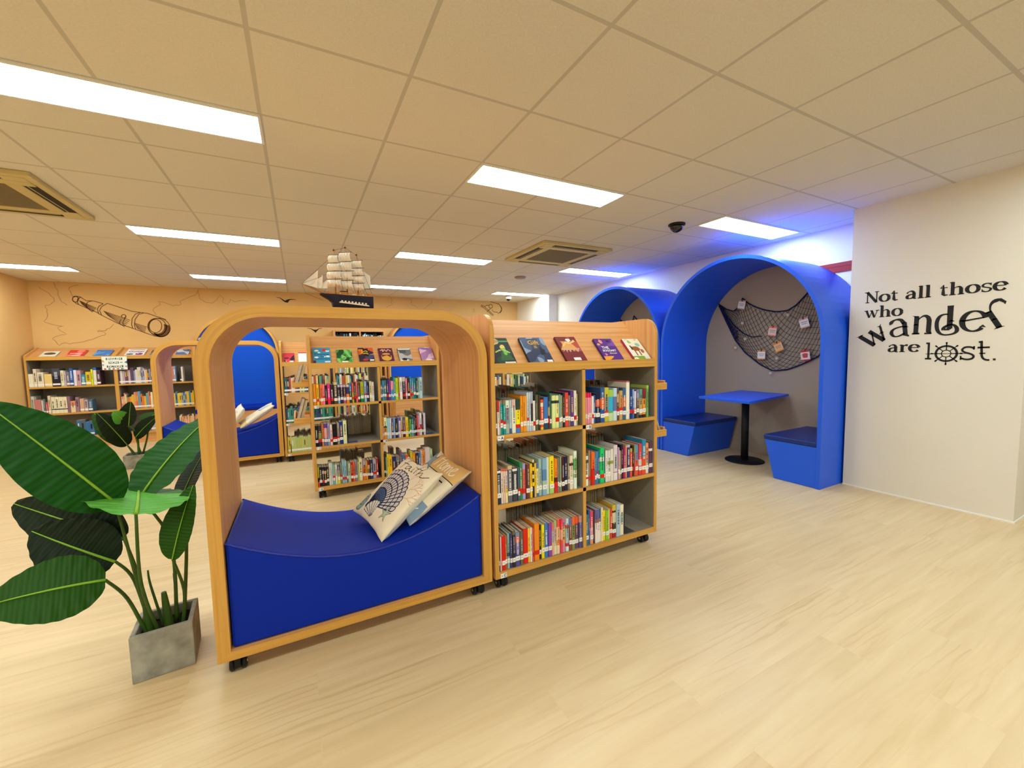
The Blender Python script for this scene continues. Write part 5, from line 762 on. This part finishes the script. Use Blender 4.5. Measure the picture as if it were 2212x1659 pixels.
# ------------------------------------------------------------------ model ship on the near bench
def ship(x0, y0, z0):
    t = thing('model_ship', 'wooden model sailing ship with white sails on top of near bench', 'model ship', (x0, y0, z0))
    # x runs from bow (-) to stern (+); hull .24 long
    def sec(s):      # half width, keel z, deck z along the hull
        wd = .03*min(1, (s*3.2)**.6)*(1-.25*max(0, s-.75)/.25); return wd, .012+.055*max(0, .16-s)/.16*(1 if s < .16 else 0), .084+.01*(1-s)**2+.006*max(0, s-.7)
    X_ = lambda s, top: -.125+.24*s+(0 if top else .045*max(0, 1-s*4))
    b = MB()
    def P(u, v):
        wd, k, d = sec(u); a = (v-.5)*PI; q = abs(math.sin(a)); z = d-(d-k)*math.cos(a)**.8
        return (X_(u, q > .95), wd*math.copysign(q**.75, math.sin(a)), z)
    b.grid(P, 26, 12, 'hull', uvf=False); wd, k, d = sec(1); b.face([P(1, v/12) for v in range(13)], 'hull')
    b.box(-.06, .1, -.012, .012, 0, .016, 'hull'); o = b.build('hull', t)
    b = MB()
    for s in (-1, 1):
        b.prism([(-.045, .05), (.088, .036), (.095, .036), (.088, .042), (-.04, .056)], 'y', *sorted((s*.0305, s*.0275)), 'sail')
        for k in range(8): b.box(-.035+k*.0155, -.027+k*.0155, *sorted((s*.031, s*.0285)), .054-k*.0014, .061-k*.0014, 'sail')
    b.build('gun_port_stripe', o)
    b = MB(); b.prism([(-.118, 0)]+[(X_(s, 1), .97*sec(s)[0]) for s in (.05, .12, .25, .4, .6, .8, 1)]+[(X_(s, 1), -.97*sec(s)[0]) for s in (1, .8, .6, .4, .25, .12, .05)], 'z', .084, .09, 'deck')
    b.box(-.035, -.005, -.012, .012, .09, .104, 'deck'); b.box(-.037, -.003, -.014, .014, .104, .108, 'hull'); b.box(.02, .036, -.008, .008, .09, .1, 'sail'); b.box(.085, .112, -.02, .02, .09, .1, 'deck'); b.box(.07, .075, -.01, .01, .09, .1, 'bone')
    for s in (-1, 1):
        b.tube([(X_(k/8, 1), s*sec(k/8)[0]*.98, sec(k/8)[2]+.01) for k in range(1, 9)], .0018, 'deck', 5)
    b.build('deck', t)
    b = MB(); b.tube([(-.1, 0, .09), (-.205, 0, .135)], [.0035, .002], 'mast', 6); b.build('bowsprit', t)
    mx = (-.055, -.003, .047); tops = (.31, .327, .297)
    for k, (x, h) in enumerate(zip(mx, tops)):
        b = MB(); b.tube([(x, 0, .088), (x, 0, h)], [.0032, .0016], 'mast', 6); b.box(x-.004, x+.004, -.004, .004, h-.012, h-.007, 'rig'); m = b.build('mast', t)
        rot = lambda p, q, z: (x+p*.5-q*.866, p*.866+q*.5, z)
        n = 4; z1 = (.28, .297, .262)[k]; z0_ = (.127, .118, .115)[k]; wds = [.058, .062, .058, .05] if k else [.062, .06, .052, .042]
        for j in range(n):
            za = z0_+(z1-z0_)*j/n; zb = z0_+(z1-z0_)*(j+1)/n-.004; wd = wds[j]
            b = MB(); b.grid(lambda u, v: rot(-.005-.02*math.sin(PI*v)**.8*(.6+.4*math.sin(PI*u))-.0022*math.sin(u*30), (u-.5)*wd*1.12*(1.05-.1*v), za+(zb-za)*v), 24, 8, 'sail', uvf=False)
            b.tube([rot(-.003, -wd*.62, zb+.002), rot(-.003, wd*.62, zb+.002)], .0013, 'rig', 5); s_ = b.build('sail', m, fix=False)
    for k in range(3):      # jibs
        a = Vector((-.2+k*.028, 0, .136-k*.01)); c_ = Vector((-.128+k*.02, 0, .2-k*.02)); e = Vector((-.135+k*.022, 0, .118))
        b = MB(); b.grid(lambda u, v: tuple(a*(1-u)+(c_*v+e*(1-v))*u+Vector((0, .008*math.sin(PI*u)*math.sin(PI*v)+.0015*math.sin(u*18), 0))), 8, 8, 'sail', uvf=False); b.build('jib_sail', t, fix=False)
    b = MB(); b.grid(lambda u, v: (.058+.05*u, .006*math.sin(PI*u), .125+.1*v*(1-.35*u)), 8, 8, 'sail', uvf=False); b.tube([(.052, 0, .12), (.118, 0, .128)], .0015, 'rig', 5); b.build('spanker_sail', t, fix=False)
    b = MB(); L_ = lambda a, c_: b.tube([a, c_], .0007, 'rig', 4)
    for k in range(2): L_((mx[k], 0, tops[k]-.01), (mx[k+1], 0, tops[k+1]-.01))
    L_((-.2, 0, .134), (mx[0], 0, tops[0]-.03)); L_((-.2, 0, .134), (mx[0], 0, .2)); L_((.047, 0, .287), (.113, 0, .1)); L_((-.19, 0, .13), (-.085, .02, .095)); L_((-.19, 0, .13), (-.085, -.02, .095)); L_((-.2, 0, .132), (-.185, 0, .09)); L_((-.185, 0, .09), (-.11, 0, .06))
    for k, x in enumerate(mx):
        for s in (-1, 1):
            for d in (0, .02, .036): b.tube([(x, 0, tops[k]-.06), (x+d, s*.03, .094)], .0009, 'mast' if d == .02 else 'rig', 4)
    b.build('rigging', t)
ship(.232, 2.16, 1.4875)

# ------------------------------------------------------------------ cushions
def cushion(Tl, Tr, Bl, Br, fat, colf, n, label, group):
    # corners: top left, top right, bottom left, bottom right of the printed face
    Tl, Tr, Bl, Br = map(Vector, (Tl, Tr, Bl, Br)); c0 = (Tl+Tr+Bl+Br)/4; N_ = (Tr-Bl).cross(Tl-Br).normalized()
    if N_.dot(Vector((0, 0, EYE))-c0) < 0: N_.negate()
    def P(u, v, s):
        pu = u+.035*math.sin(2*PI*u)*-1*0; e = (max(0, 1-(2*u-1)**4)*max(0, 1-(2*v-1)**4))**.55
        pin = .04*(math.sin(PI*u)*(1-2*v if True else 0)*abs(1-2*v)**3); pin2 = .04*(math.sin(PI*v)*(1-2*u)*abs(1-2*u)**3)
        uu, vv = u+pin2, v+pin
        q = (Bl*(1-uu)+Br*uu)*(1-vv)+(Tl*(1-uu)+Tr*uu)*vv
        wr = .003*math.sin(u*23+v*9)*(1-e)+.002*math.sin(v*31-u*7)*(1-e)
        return q-c0+N_*s*(fat*(.62 if s > 0 else 1.15)*e+.004+wr)
    t = thing('cushion', label, 'cushion', tuple(c0), 0, group)
    b = MB(); b.grid(lambda u, v: P(u, v, 1), n, n, 'cloth', colf, uvf=False); b.build('printed_face', t, fix=False)
    b = MB(); b.grid(lambda u, v: P(u, v, -1), 24, 24, 'cloth', [['e8e0cc']*24]*24, uvf=False)
    rim = [(k/24, 0) for k in range(24)]+[(1, k/24) for k in range(24)]+[(1-k/24, 1) for k in range(24)]+[(0, 1-k/24) for k in range(24)]
    i = len(b.v)
    for u, v in rim: b.v += [tuple(P(u, v, 1)), tuple(P(u, v, -1))]
    m_ = len(rim)
    for k in range(m_): b.idx([i+2*k, i+2*k+1, i+2*((k+1) % m_)+1, i+2*((k+1) % m_)], 'cloth', 'e0d8c4')
    b.build('plain_back', t, fix=False)
    return t
# shell print; coordinates on the cushion face, u left to right, v bottom to top
def fan(px, py, a0, a1, r, n, rows):
    ribs = []; arcs = []
    for k in range(n+1):
        a = math.radians(a0+(a1-a0)*k/n); rr = r*(1-.12*abs(2*k/n-1)**2); ribs.append([(px+.04*math.cos(a), py+.04*math.sin(a)), (px+1.1*rr*math.cos(a), py+rr*math.sin(a))])
    for j in rows:
        q = []
        for k in range(n*4+1):
            f = k/(n*4); a = math.radians(a0+(a1-a0)*f); rr = r*(1-.12*abs(2*f-1)**2)*j*(1+.03*abs(math.sin(PI*f*n))); q.append((px+1.1*rr*math.cos(a), py+rr*math.sin(a)))
        arcs.append(q)
    return ribs, arcs
fp, fy = .26, .19
ribs, arcs = fan(fp, fy, 12, 106, .6, 13, (1., .87, .74, .6, .46))
pol = [(fp, fy)]+arcs[0]
r2, a2 = fan(.53, .07, 100, 172, .26, 6, (1.,))
cor = lambda x, y, a, l, d: [] if d == 0 else [[(x, y), (x+l*math.cos(a), y+l*math.sin(a))]]+cor(x+l*math.cos(a), y+l*math.sin(a), a+.4, l*.68, d-1)+cor(x+l*math.cos(a), y+l*math.sin(a), a-.35, l*.72, d-1)
star = [(.75+(.11 if k % 2 == 0 else .035)*math.cos(PI*k/5+.4), .24+(.11 if k % 2 == 0 else .035)*math.sin(PI*k/5+.4)) for k in range(10)]
def script(pts, x, y, s): return [[(x+s*a, y+s*c) for a, c in pl] for pl in pts]
script_wide = lambda pts, x, y, s: [[(x+s*1.1*a, y+s*.55*c) for a, c in pl] for pl in pts]
faith = script_wide([bez((0, .9), (.25, 1.15), (.8, .95)), bez((.3, .95), (.15, .5), (.12, 0)), [(.05, .5), (.45, .55)], bez((.7, .45), (.4, .5), (.48, .12))+bez((.48, .12), (.65, .05), (.72, .45))+bez((.72, .45), (.7, .1), (.85, .1)), [(.95, .45), (.95, .1), (1.05, .15)], [(.97, .65), (1.0, .7)], bez((1.25, .95), (1.12, .4), (1.2, .1)), [(1.08, .6), (1.45, .66)], bez((1.5, 1.0), (1.38, .5), (1.42, .05))+bez((1.42, .2), (1.65, .75), (1.65, .1))+bez((1.65, .1), (1.8, .0), (2.1, .35)), bez((-.25, .55), (-.3, 1.2), (.3, 1.25))], .13, .8, .34)
art1 = [('s', cor(.72, .55, .75, .11, 5)+cor(.78, .5, .2, .1, 4)+cor(.62, .62, 1.3, .11, 4), .007, 'd8a080'), ('p', pol, 'ccc4c0'), ('p', [(fp, fy)]+arcs[4], '5c7090'), ('s', ribs+arcs, .0145, '1c2248'), ('e', fp+.02, fy-.01, .05, .05, '28365c'),
 ('e', .1, .17, .09, .13, '8ca8a0'), ('s', [elp(.1, .17, .09, .13, 0, 360), elp(.1, .19, .05, .07, 0, 330), elp(.1, .195, .02, .028, 0, 300)], .01, '2c3c4c'), ('p', [(.53, .07)]+a2[0], 'dcd4c4'), ('s', r2+a2, .009, '3c3c44'), ('p', star, 'b4c0a0'), ('s', [star+star[:1]], .008, '5c6c60'), ('s', faith, .013, '403c30')]
cl = (.535, 2.32, .695), (.625, 1.985, .668), (.222, 2.315, .44), (.304, 1.95, .396)
n1 = 150
cushion(*cl, .052, paint(n1, n1, 'e9dcc0', art1, 3), n1, 'cream cushion printed with a big navy scallop shell, front of the pair on near bench', 'cushions on the near bench')
home = script([bez((.0, .9), (.1, .3), (.02, .0)), bez((.35, .95), (.3, .4), (.35, .0)), [(.0, .45), (.36, .5)], elp(.6, .22, .12, .2, 0, 360, 14), bez((.8, .4), (.82, .2), (.8, 0))+bez((.82, .25), (.95, .6), (1.0, .02))+bez((1.0, .25), (1.15, .6), (1.2, .02)), bez((1.3, .2), (1.6, .35), (1.45, .45))+bez((1.45, .45), (1.2, .35), (1.35, .05))+bez((1.35, .05), (1.5, -.05), (1.65, .15))], .28, .76, .36)
tail = [(.0, .98), (.12, .86), (.2, .9), (.18, .8), (.26, .66), (.14, .72), (.06, .68), (.02, .8)]
art2 = [('p', [(.18, 1), (1, 1), (1, .7), (.18, .7)], 'd8b070'), ('s', home, .017, 'f4ecdc'), ('s', [[(.18, 1), (.18, .7), (1, .7)]], .01, '3c3830'), ('p', tail, '8c9cac'), ('s', [tail+tail[:1]], .012, '505c6c'), ('s', [[(.72, .62), (.72, .42)], [(.62, .63), (.82, .63)]], .022, '302c24'), ('s', [bez((.5, .62), (.4, .65), (.42, .42))+[(.4, .4)]], .018, '302c24'), ('p', [(.35, .0), (1, .0), (1, .3), (.35, .3)], '7c94ac'), ('s', [elp(.62, .16, .05, .06, 0, 300, 12), [(.75, .1), (.9, .2)], bez((.5, .08), (.7, .0), (.85, .06))], .014, 'e8e8e4')]
c2 = (.73, 2.33, .7), (.782, 1.985, .655), (.392, 2.31, .487), (.438, 1.945, .448)
cushion(*c2, .038, paint(n1, n1, 'e6dac0', art2, 5), n1, 'cream cushion with orange and blue patches, behind the shell cushion on near bench', 'cushions on the near bench')
art3 = [('s', [bez((.6, .6), (.75, .9), (.7, .6)), [(.8, .7), (.86, .76)], [(.8, .78), (.86, .68)]], .02, '4c4840'), ('p', [(.1, .1), (.4, .15), (.35, .45), (.12, .4)], '8c98a8'), ('s', ribs[::2], .012, '3c4058')]
cushion((-.66, 6.02, .72), (-.6, 5.72, .69), (-.84, 6.0, .47), (-.77, 5.7, .45), .04, paint(50, 50, 'efe6d2', art3, 2), 50, 'cream printed cushion on the far bench, the left one leaning on its pair', 'cushions on the far bench')
art4 = [('p', [(.3, .6), (.7, .65), (.75, .92), (.4, .9)], 'a8c0d0'), ('s', [[(.3, .6), (.7, .65), (.75, .92)]], .02, '5c7084'), ('p', [(0, 0), (1, 0), (1, .2), (0, .25)], 'd0b888')]
cushion((-.33, 6.02, .71), (-.29, 5.72, .7), (-.7, 6.0, .48), (-.65, 5.7, .455), .036, paint(50, 50, 'e6dcc4', art4, 2), 50, 'cream and pale blue cushion on the far bench against its right side', 'cushions on the far bench')

for x, y, l in ((-.98, 5.83, 'pale aqua shell ornament on top of the far bench, left one'), (-.86, 5.85, 'pale aqua shell ornament on top of the far bench, right one')):
    b = MB(); b.lathe([(.01, 0), (.022, .006), (.026, .018), (.016, .036), (.004, .044)], (0, 0, 0), 'aqua', 12)
    for k in range(5): b.tube([(0, -.012, .004), (.028*math.sin((k-2)*.5), -.02, .03*math.cos((k-2)*.5)+.012)], .004, 'aqua', 5)
    tag(b.build('shell_ornament', None, (x, y, 1.4872)), l, 'ornament', 'shell ornaments on the far bench')

# ------------------------------------------------------------------ potted plants
def leaf(par, base, tip, wd, up, m, sag=.06, fold=.25, n=22, w2=None, asym=1.):
    base, tip, up = Vector(base), Vector(tip), Vector(up).normalized(); ax = tip-base; L = ax.length; side = ax.cross(up).normalized(); up = side.cross(ax).normalized()
    def mid(t): return base+ax*t+up*(sag*4*t*(1-t)*L)
    def prof(t): return math.sin(PI*min(1, t*.97+.012)**.78)**.62*(1-.1*t)
    def P(u, v):
        s = (v-.5)*2; h = prof(u)*wd/2*(asym if s > 0 else 1)
        return mid(u)+side*(s*h)+up*(fold*abs(s)*h*(1-.25*abs(s)) + .004*min(1, (wd/.25)**3)*math.sin(u*52+abs(s)*4)*abs(s))
    b = MB(); b.grid(P, n*2, 14, m)
    o = b.build('leaf', par, fix=False)
    if m == 'bleaf': o['label'] = 'bright light green leaf'
    if m == 'dleaf': o['label'] = 'very dark green leaf'
    b = MB(); b.tube([mid(t/10)+up*(.003) for t in range(11)], [.0055*(1-.7*t/10)*max(.5, wd/.25) for t in range(11)], 'rib', 6); b.build('midrib', o)
    return o
def stalk(par, pts, r0, r1, m='stem'):
    q = []
    for k in range(len(pts)-1):
        for j in range(6):
            t = j/6; p0, p1, p2, p3 = [Vector(pts[min(max(i, 0), len(pts)-1)]) for i in (k-1, k, k+1, k+2)]
            q.append(.5*((2*p1)+(-p0+p2)*t+(2*p0-5*p1+4*p2-p3)*t*t+(-p0+3*p1-3*p2+p3)*t**3))
    q.append(Vector(pts[-1])); n = len(q); b = MB(); b.tube(q, [r0+(r1-r0)*k/(n-1) for k in range(n)], m, 8); return b.build('stem', par)
def pot(t, s, h, rot):
    b = MB(); a, i = s/2, s/2-.018
    for q in ((-a, a, -a, -i), (-a, a, i, a), (-a, -i, -i, i), (i, a, -i, i)): b.box(*q, 0, h, 'concrete')
    b.box(-i, i, -i, i, 0, .03, 'concrete'); o = b.build('pot', t, bevel=.004); o.rotation_euler = (0, 0, rot)
    b = MB(); b.grid(lambda u, v: ((u-.5)*2*i*.995, (v-.5)*2*i*.995, h-.04+.006*math.sin(u*17)*math.cos(v*13)), 14, 14, 'soil', uvf=False); o = b.build('soil', t, fix=False); o.rotation_euler = (0, 0, rot)
t = thing('potted_plant', 'large leafy plant in square concrete pot, left of the near bench', 'potted plant', (PX, PY, 0), 0, 'potted plants'); pot(t, .2, .192, .08)
def D(u, v, dep):    # helper for laying out the foliage: metres across, up and back from the pot centre
    return (u, dep, v)
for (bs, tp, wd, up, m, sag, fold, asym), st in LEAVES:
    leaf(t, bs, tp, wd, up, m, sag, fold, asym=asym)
    stalk(t, st+[bs], .0075, .005)
stalk(t, [(-.05, -.01, .13), (-.055, -.012, .2), (-.06, -.015, .27)], .017, .008); stalk(t, [(.01, .0, .13), (.0, .0, .3)], .02, .009); stalk(t, [(-.01, .01, .14), (-.045, .02, .33), (-.05, .02, .4)], .006, .003); stalk(t, [(.035, .03, .14), (.03, .03, .36)], .006, .003)
t = thing('potted_plant', 'smaller looking leafy plant in concrete pot, far left by the corner wall bookcase', 'potted plant', (-1.78, 6.42, 0), 0, 'potted plants'); pot(t, .24, .16, .1)
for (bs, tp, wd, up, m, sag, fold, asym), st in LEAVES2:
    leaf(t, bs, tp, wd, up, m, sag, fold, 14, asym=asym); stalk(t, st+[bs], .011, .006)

# ------------------------------------------------------------------ fishing net with cards and shells on the booth wall
def net_y(lines, f):     # resample a polyline of (y, z)
    d = [0]
    for a, c in zip(lines[:-1], lines[1:]): d.append(d[-1]+math.hypot(c[0]-a[0], c[1]-a[1]))
    s = f*d[-1]
    for k in range(len(d)-1):
        if s <= d[k+1]+1e-9:
            q = (s-d[k])/((d[k+1]-d[k]) or 1); return (lines[k][0]+(lines[k+1][0]-lines[k][0])*q, lines[k][1]+(lines[k+1][1]-lines[k][1])*q)
    return lines[-1]
t = thing('fishing_net', 'dark blue fishing net draped on the booth wall above the table', 'fishing net', (XR-.017, 0, 0), 0, 'fishing nets')
TOP, BOT, MID = NET['top'], NET['bot'], NET['mid']
def NP_(u, v):
    a, c = net_y(TOP, u), net_y(BOT, u); e = v+.12*math.sin(PI*v)*math.sin(PI*u)
    return (-.008-.03*math.sin(PI*u)*math.sin(PI*v), a[0]+(c[0]-a[0])*e, a[1]+(c[1]-a[1])*e)
b = MB(); nu, nv = 22, 11
for k in range(-nv, nu+1):
    for sg in (1, -1):
        q = []
        for j in range(nv+1):
            i = k+j if sg == 1 else k+nv-j
            if 0 <= i <= nu: q.append(NP_(i/nu, j/nv))
        if len(q) > 1: b.tube(q, .0022, 'cord', 4, caps=False)
b.build('mesh', t)
b = MB()
for ln in (TOP, BOT): b.tube([(-.012, *net_y(ln, k/40)) for k in range(41)], .007, 'rope', 6)
b.tube([(-.022, *net_y(MID, k/24)) for k in range(25)], [.009-.004*k/24 for k in range(25)], 'rope', 6)
for k in range(5): b.tube([(-.012-.003*k, *net_y([(3.475, 1.84), (3.3, 1.5+.02*k), (3.2, 1.36+.03*k)], j/10)) for j in range(11)], .004, 'rope', 5)
b.build('border_rope', t)
copy_tree(t).location = (XR-.017, 1.83, -.05)
for o in bpy.data.objects:
    if o.name.startswith('fishing_net') and o.location.y > 1: o['label'] = 'fishing net in the booth behind the near bookcase, only its edge showing'
CARD = [('white note card near the top left of the fishing net', ['e8e4e0'], .2), ('large white note card at upper right of the fishing net', ['e8e8e8'], -.25), ('pink edged note card in the middle of the fishing net', ['e8c8b8'], .15), ('orange edged note card below the middle of the net, tilted most', ['e8b880'], -.4), ('white note card with orange corners low on the net, left', ['ece4dc'], .0), ('white note card with red print at lower right of the net', ['ece0dc'], -.12)]
for (y, z), (l, c, r_) in zip(NET['cards'], CARD):
    o = thing('note_card', l, 'note card', (XR-.068, y, z), 0, 'note cards on the fishing net'); o.rotation_euler = (r_, 0, 0)
    edge = {2: 'd88068', 3: 'e08830', 4: 'e09048', 5: 'c83838'}.get(CARD.index((l, c, r_)), 'd8a090')
    b = MB(); cf = paint(14, 18, c[0], [('r', 0, .86, 1, 1, edge), ('r', .15, .55, .85, .62, '787078'), ('r', .2, .4, .8, .46, '888088'), ('r', 0, 0, 1, .1, edge)] + ([('e', .5, .5, .32, .25, 'c84848')] if 'red print' in l else []), 1)
    b.grid(lambda u, v: (0, .045-u*.09, -.055+.11*v), 14, 18, 'print', cf, sm=False, uvf=False); b.face([(.001, .045, -.055), (.001, -.045, -.055), (.001, -.045, .055), (.001, .045, .055)], 'print', 'e8e4dc'); b.build('card', o, fix=False)
    b = MB(); b.box(-.004, .006, -.006, .006, .04, .065, 'red' if 'red' in l or 'pink' in l else 'darksteel'); b.build('clip', o)
SH = ['pale seashell at upper left of the fishing net, below the top left card', 'pale seashell ring just under the top rope of the net', 'small white seashell under the middle rope of the net', 'seashell hanging off the left rope edge of the net', 'small white seashell below the orange card on the net', 'yellowish seashell hanging from the lowest point of the net']
for (y, z), l in zip(NET['shells'], SH):
    b = MB(); b.lathe([(.002, -.008), (.014, -.006), (.02, 0), (.014, .006), (.003, .01)], (0, 0, 0), 'shell', 10, 'x')
    for k in range(5): b.tube([(-.008, 0, -.018), (-.011, .016*math.sin((k-2)*.45), .018*math.cos((k-2)*.45))], .0025, 'shell', 5)
    b.tube([(0, 0, .015), (.004, 0, .04)], .001, 'cord', 4)
    tag(b.build('seashell', None, (XR-.058, y, z)), l, 'seashell', 'seashells on the fishing net')

# ------------------------------------------------------------------ genre sign on the wall bookcase
t = thing('shelf_sign', 'white paper sign reading english non fiction, hanging from the wall bookcase', 'sign', (-2.462, 8.236, 1.25))
cf = paint(60, 42, 'e9efe4', [('r', .0, .0, 1, .11, 'e9efe4')]+[('r', .06+.17*k, .02, .15+.17*k, .12, c) for k, c in enumerate(['c03830', '3c6858', 'b84840', 'c05850', '3c8878'])]+[('p', [(.88, .55), (1, .45), (1, .68)], '4070b0'), ('p', [(.0, .6), (.1, .55), (.08, .72), (.0, .75)], 'd8a060'), ('p', [(.0, .35), (.07, .3), (.09, .42), (.02, .46)], 'b090c0'), ('p', [(.88, .25), (1, .15), (.98, .32)], 'a888b8'), ('r', .17, .73, .82, .9, '2f5c4c'), ('r', .27, .45, .66, .62, '2f5c4c'), ('r', .19, .17, .84, .34, '2f5c4c'), ('r', .72, .52, .82, .56, '2f5c4c')], 4)
b = MB(); b.grid(lambda u, v: (-.143+.286*u, 0, -.1+.2*v), 60, 42, 'print', cf, sm=False, uvf=False); b.face([(-.143, .002, -.1), (.143, .002, -.1), (.143, .002, .1), (-.143, .002, .1)], 'print', 'e9efe4')
for s_, x, z, q in (('ENGLISH', -.002, .063, .043), ('NON', -.01, .007, .043), ('FICTION', .002, -.049, .043)): text_mb(b, s_, q, lambda p, w_: (x+p*.95, -.0008, z+w_), 'sticker', .03)
b.build('sheet', t, fix=False)
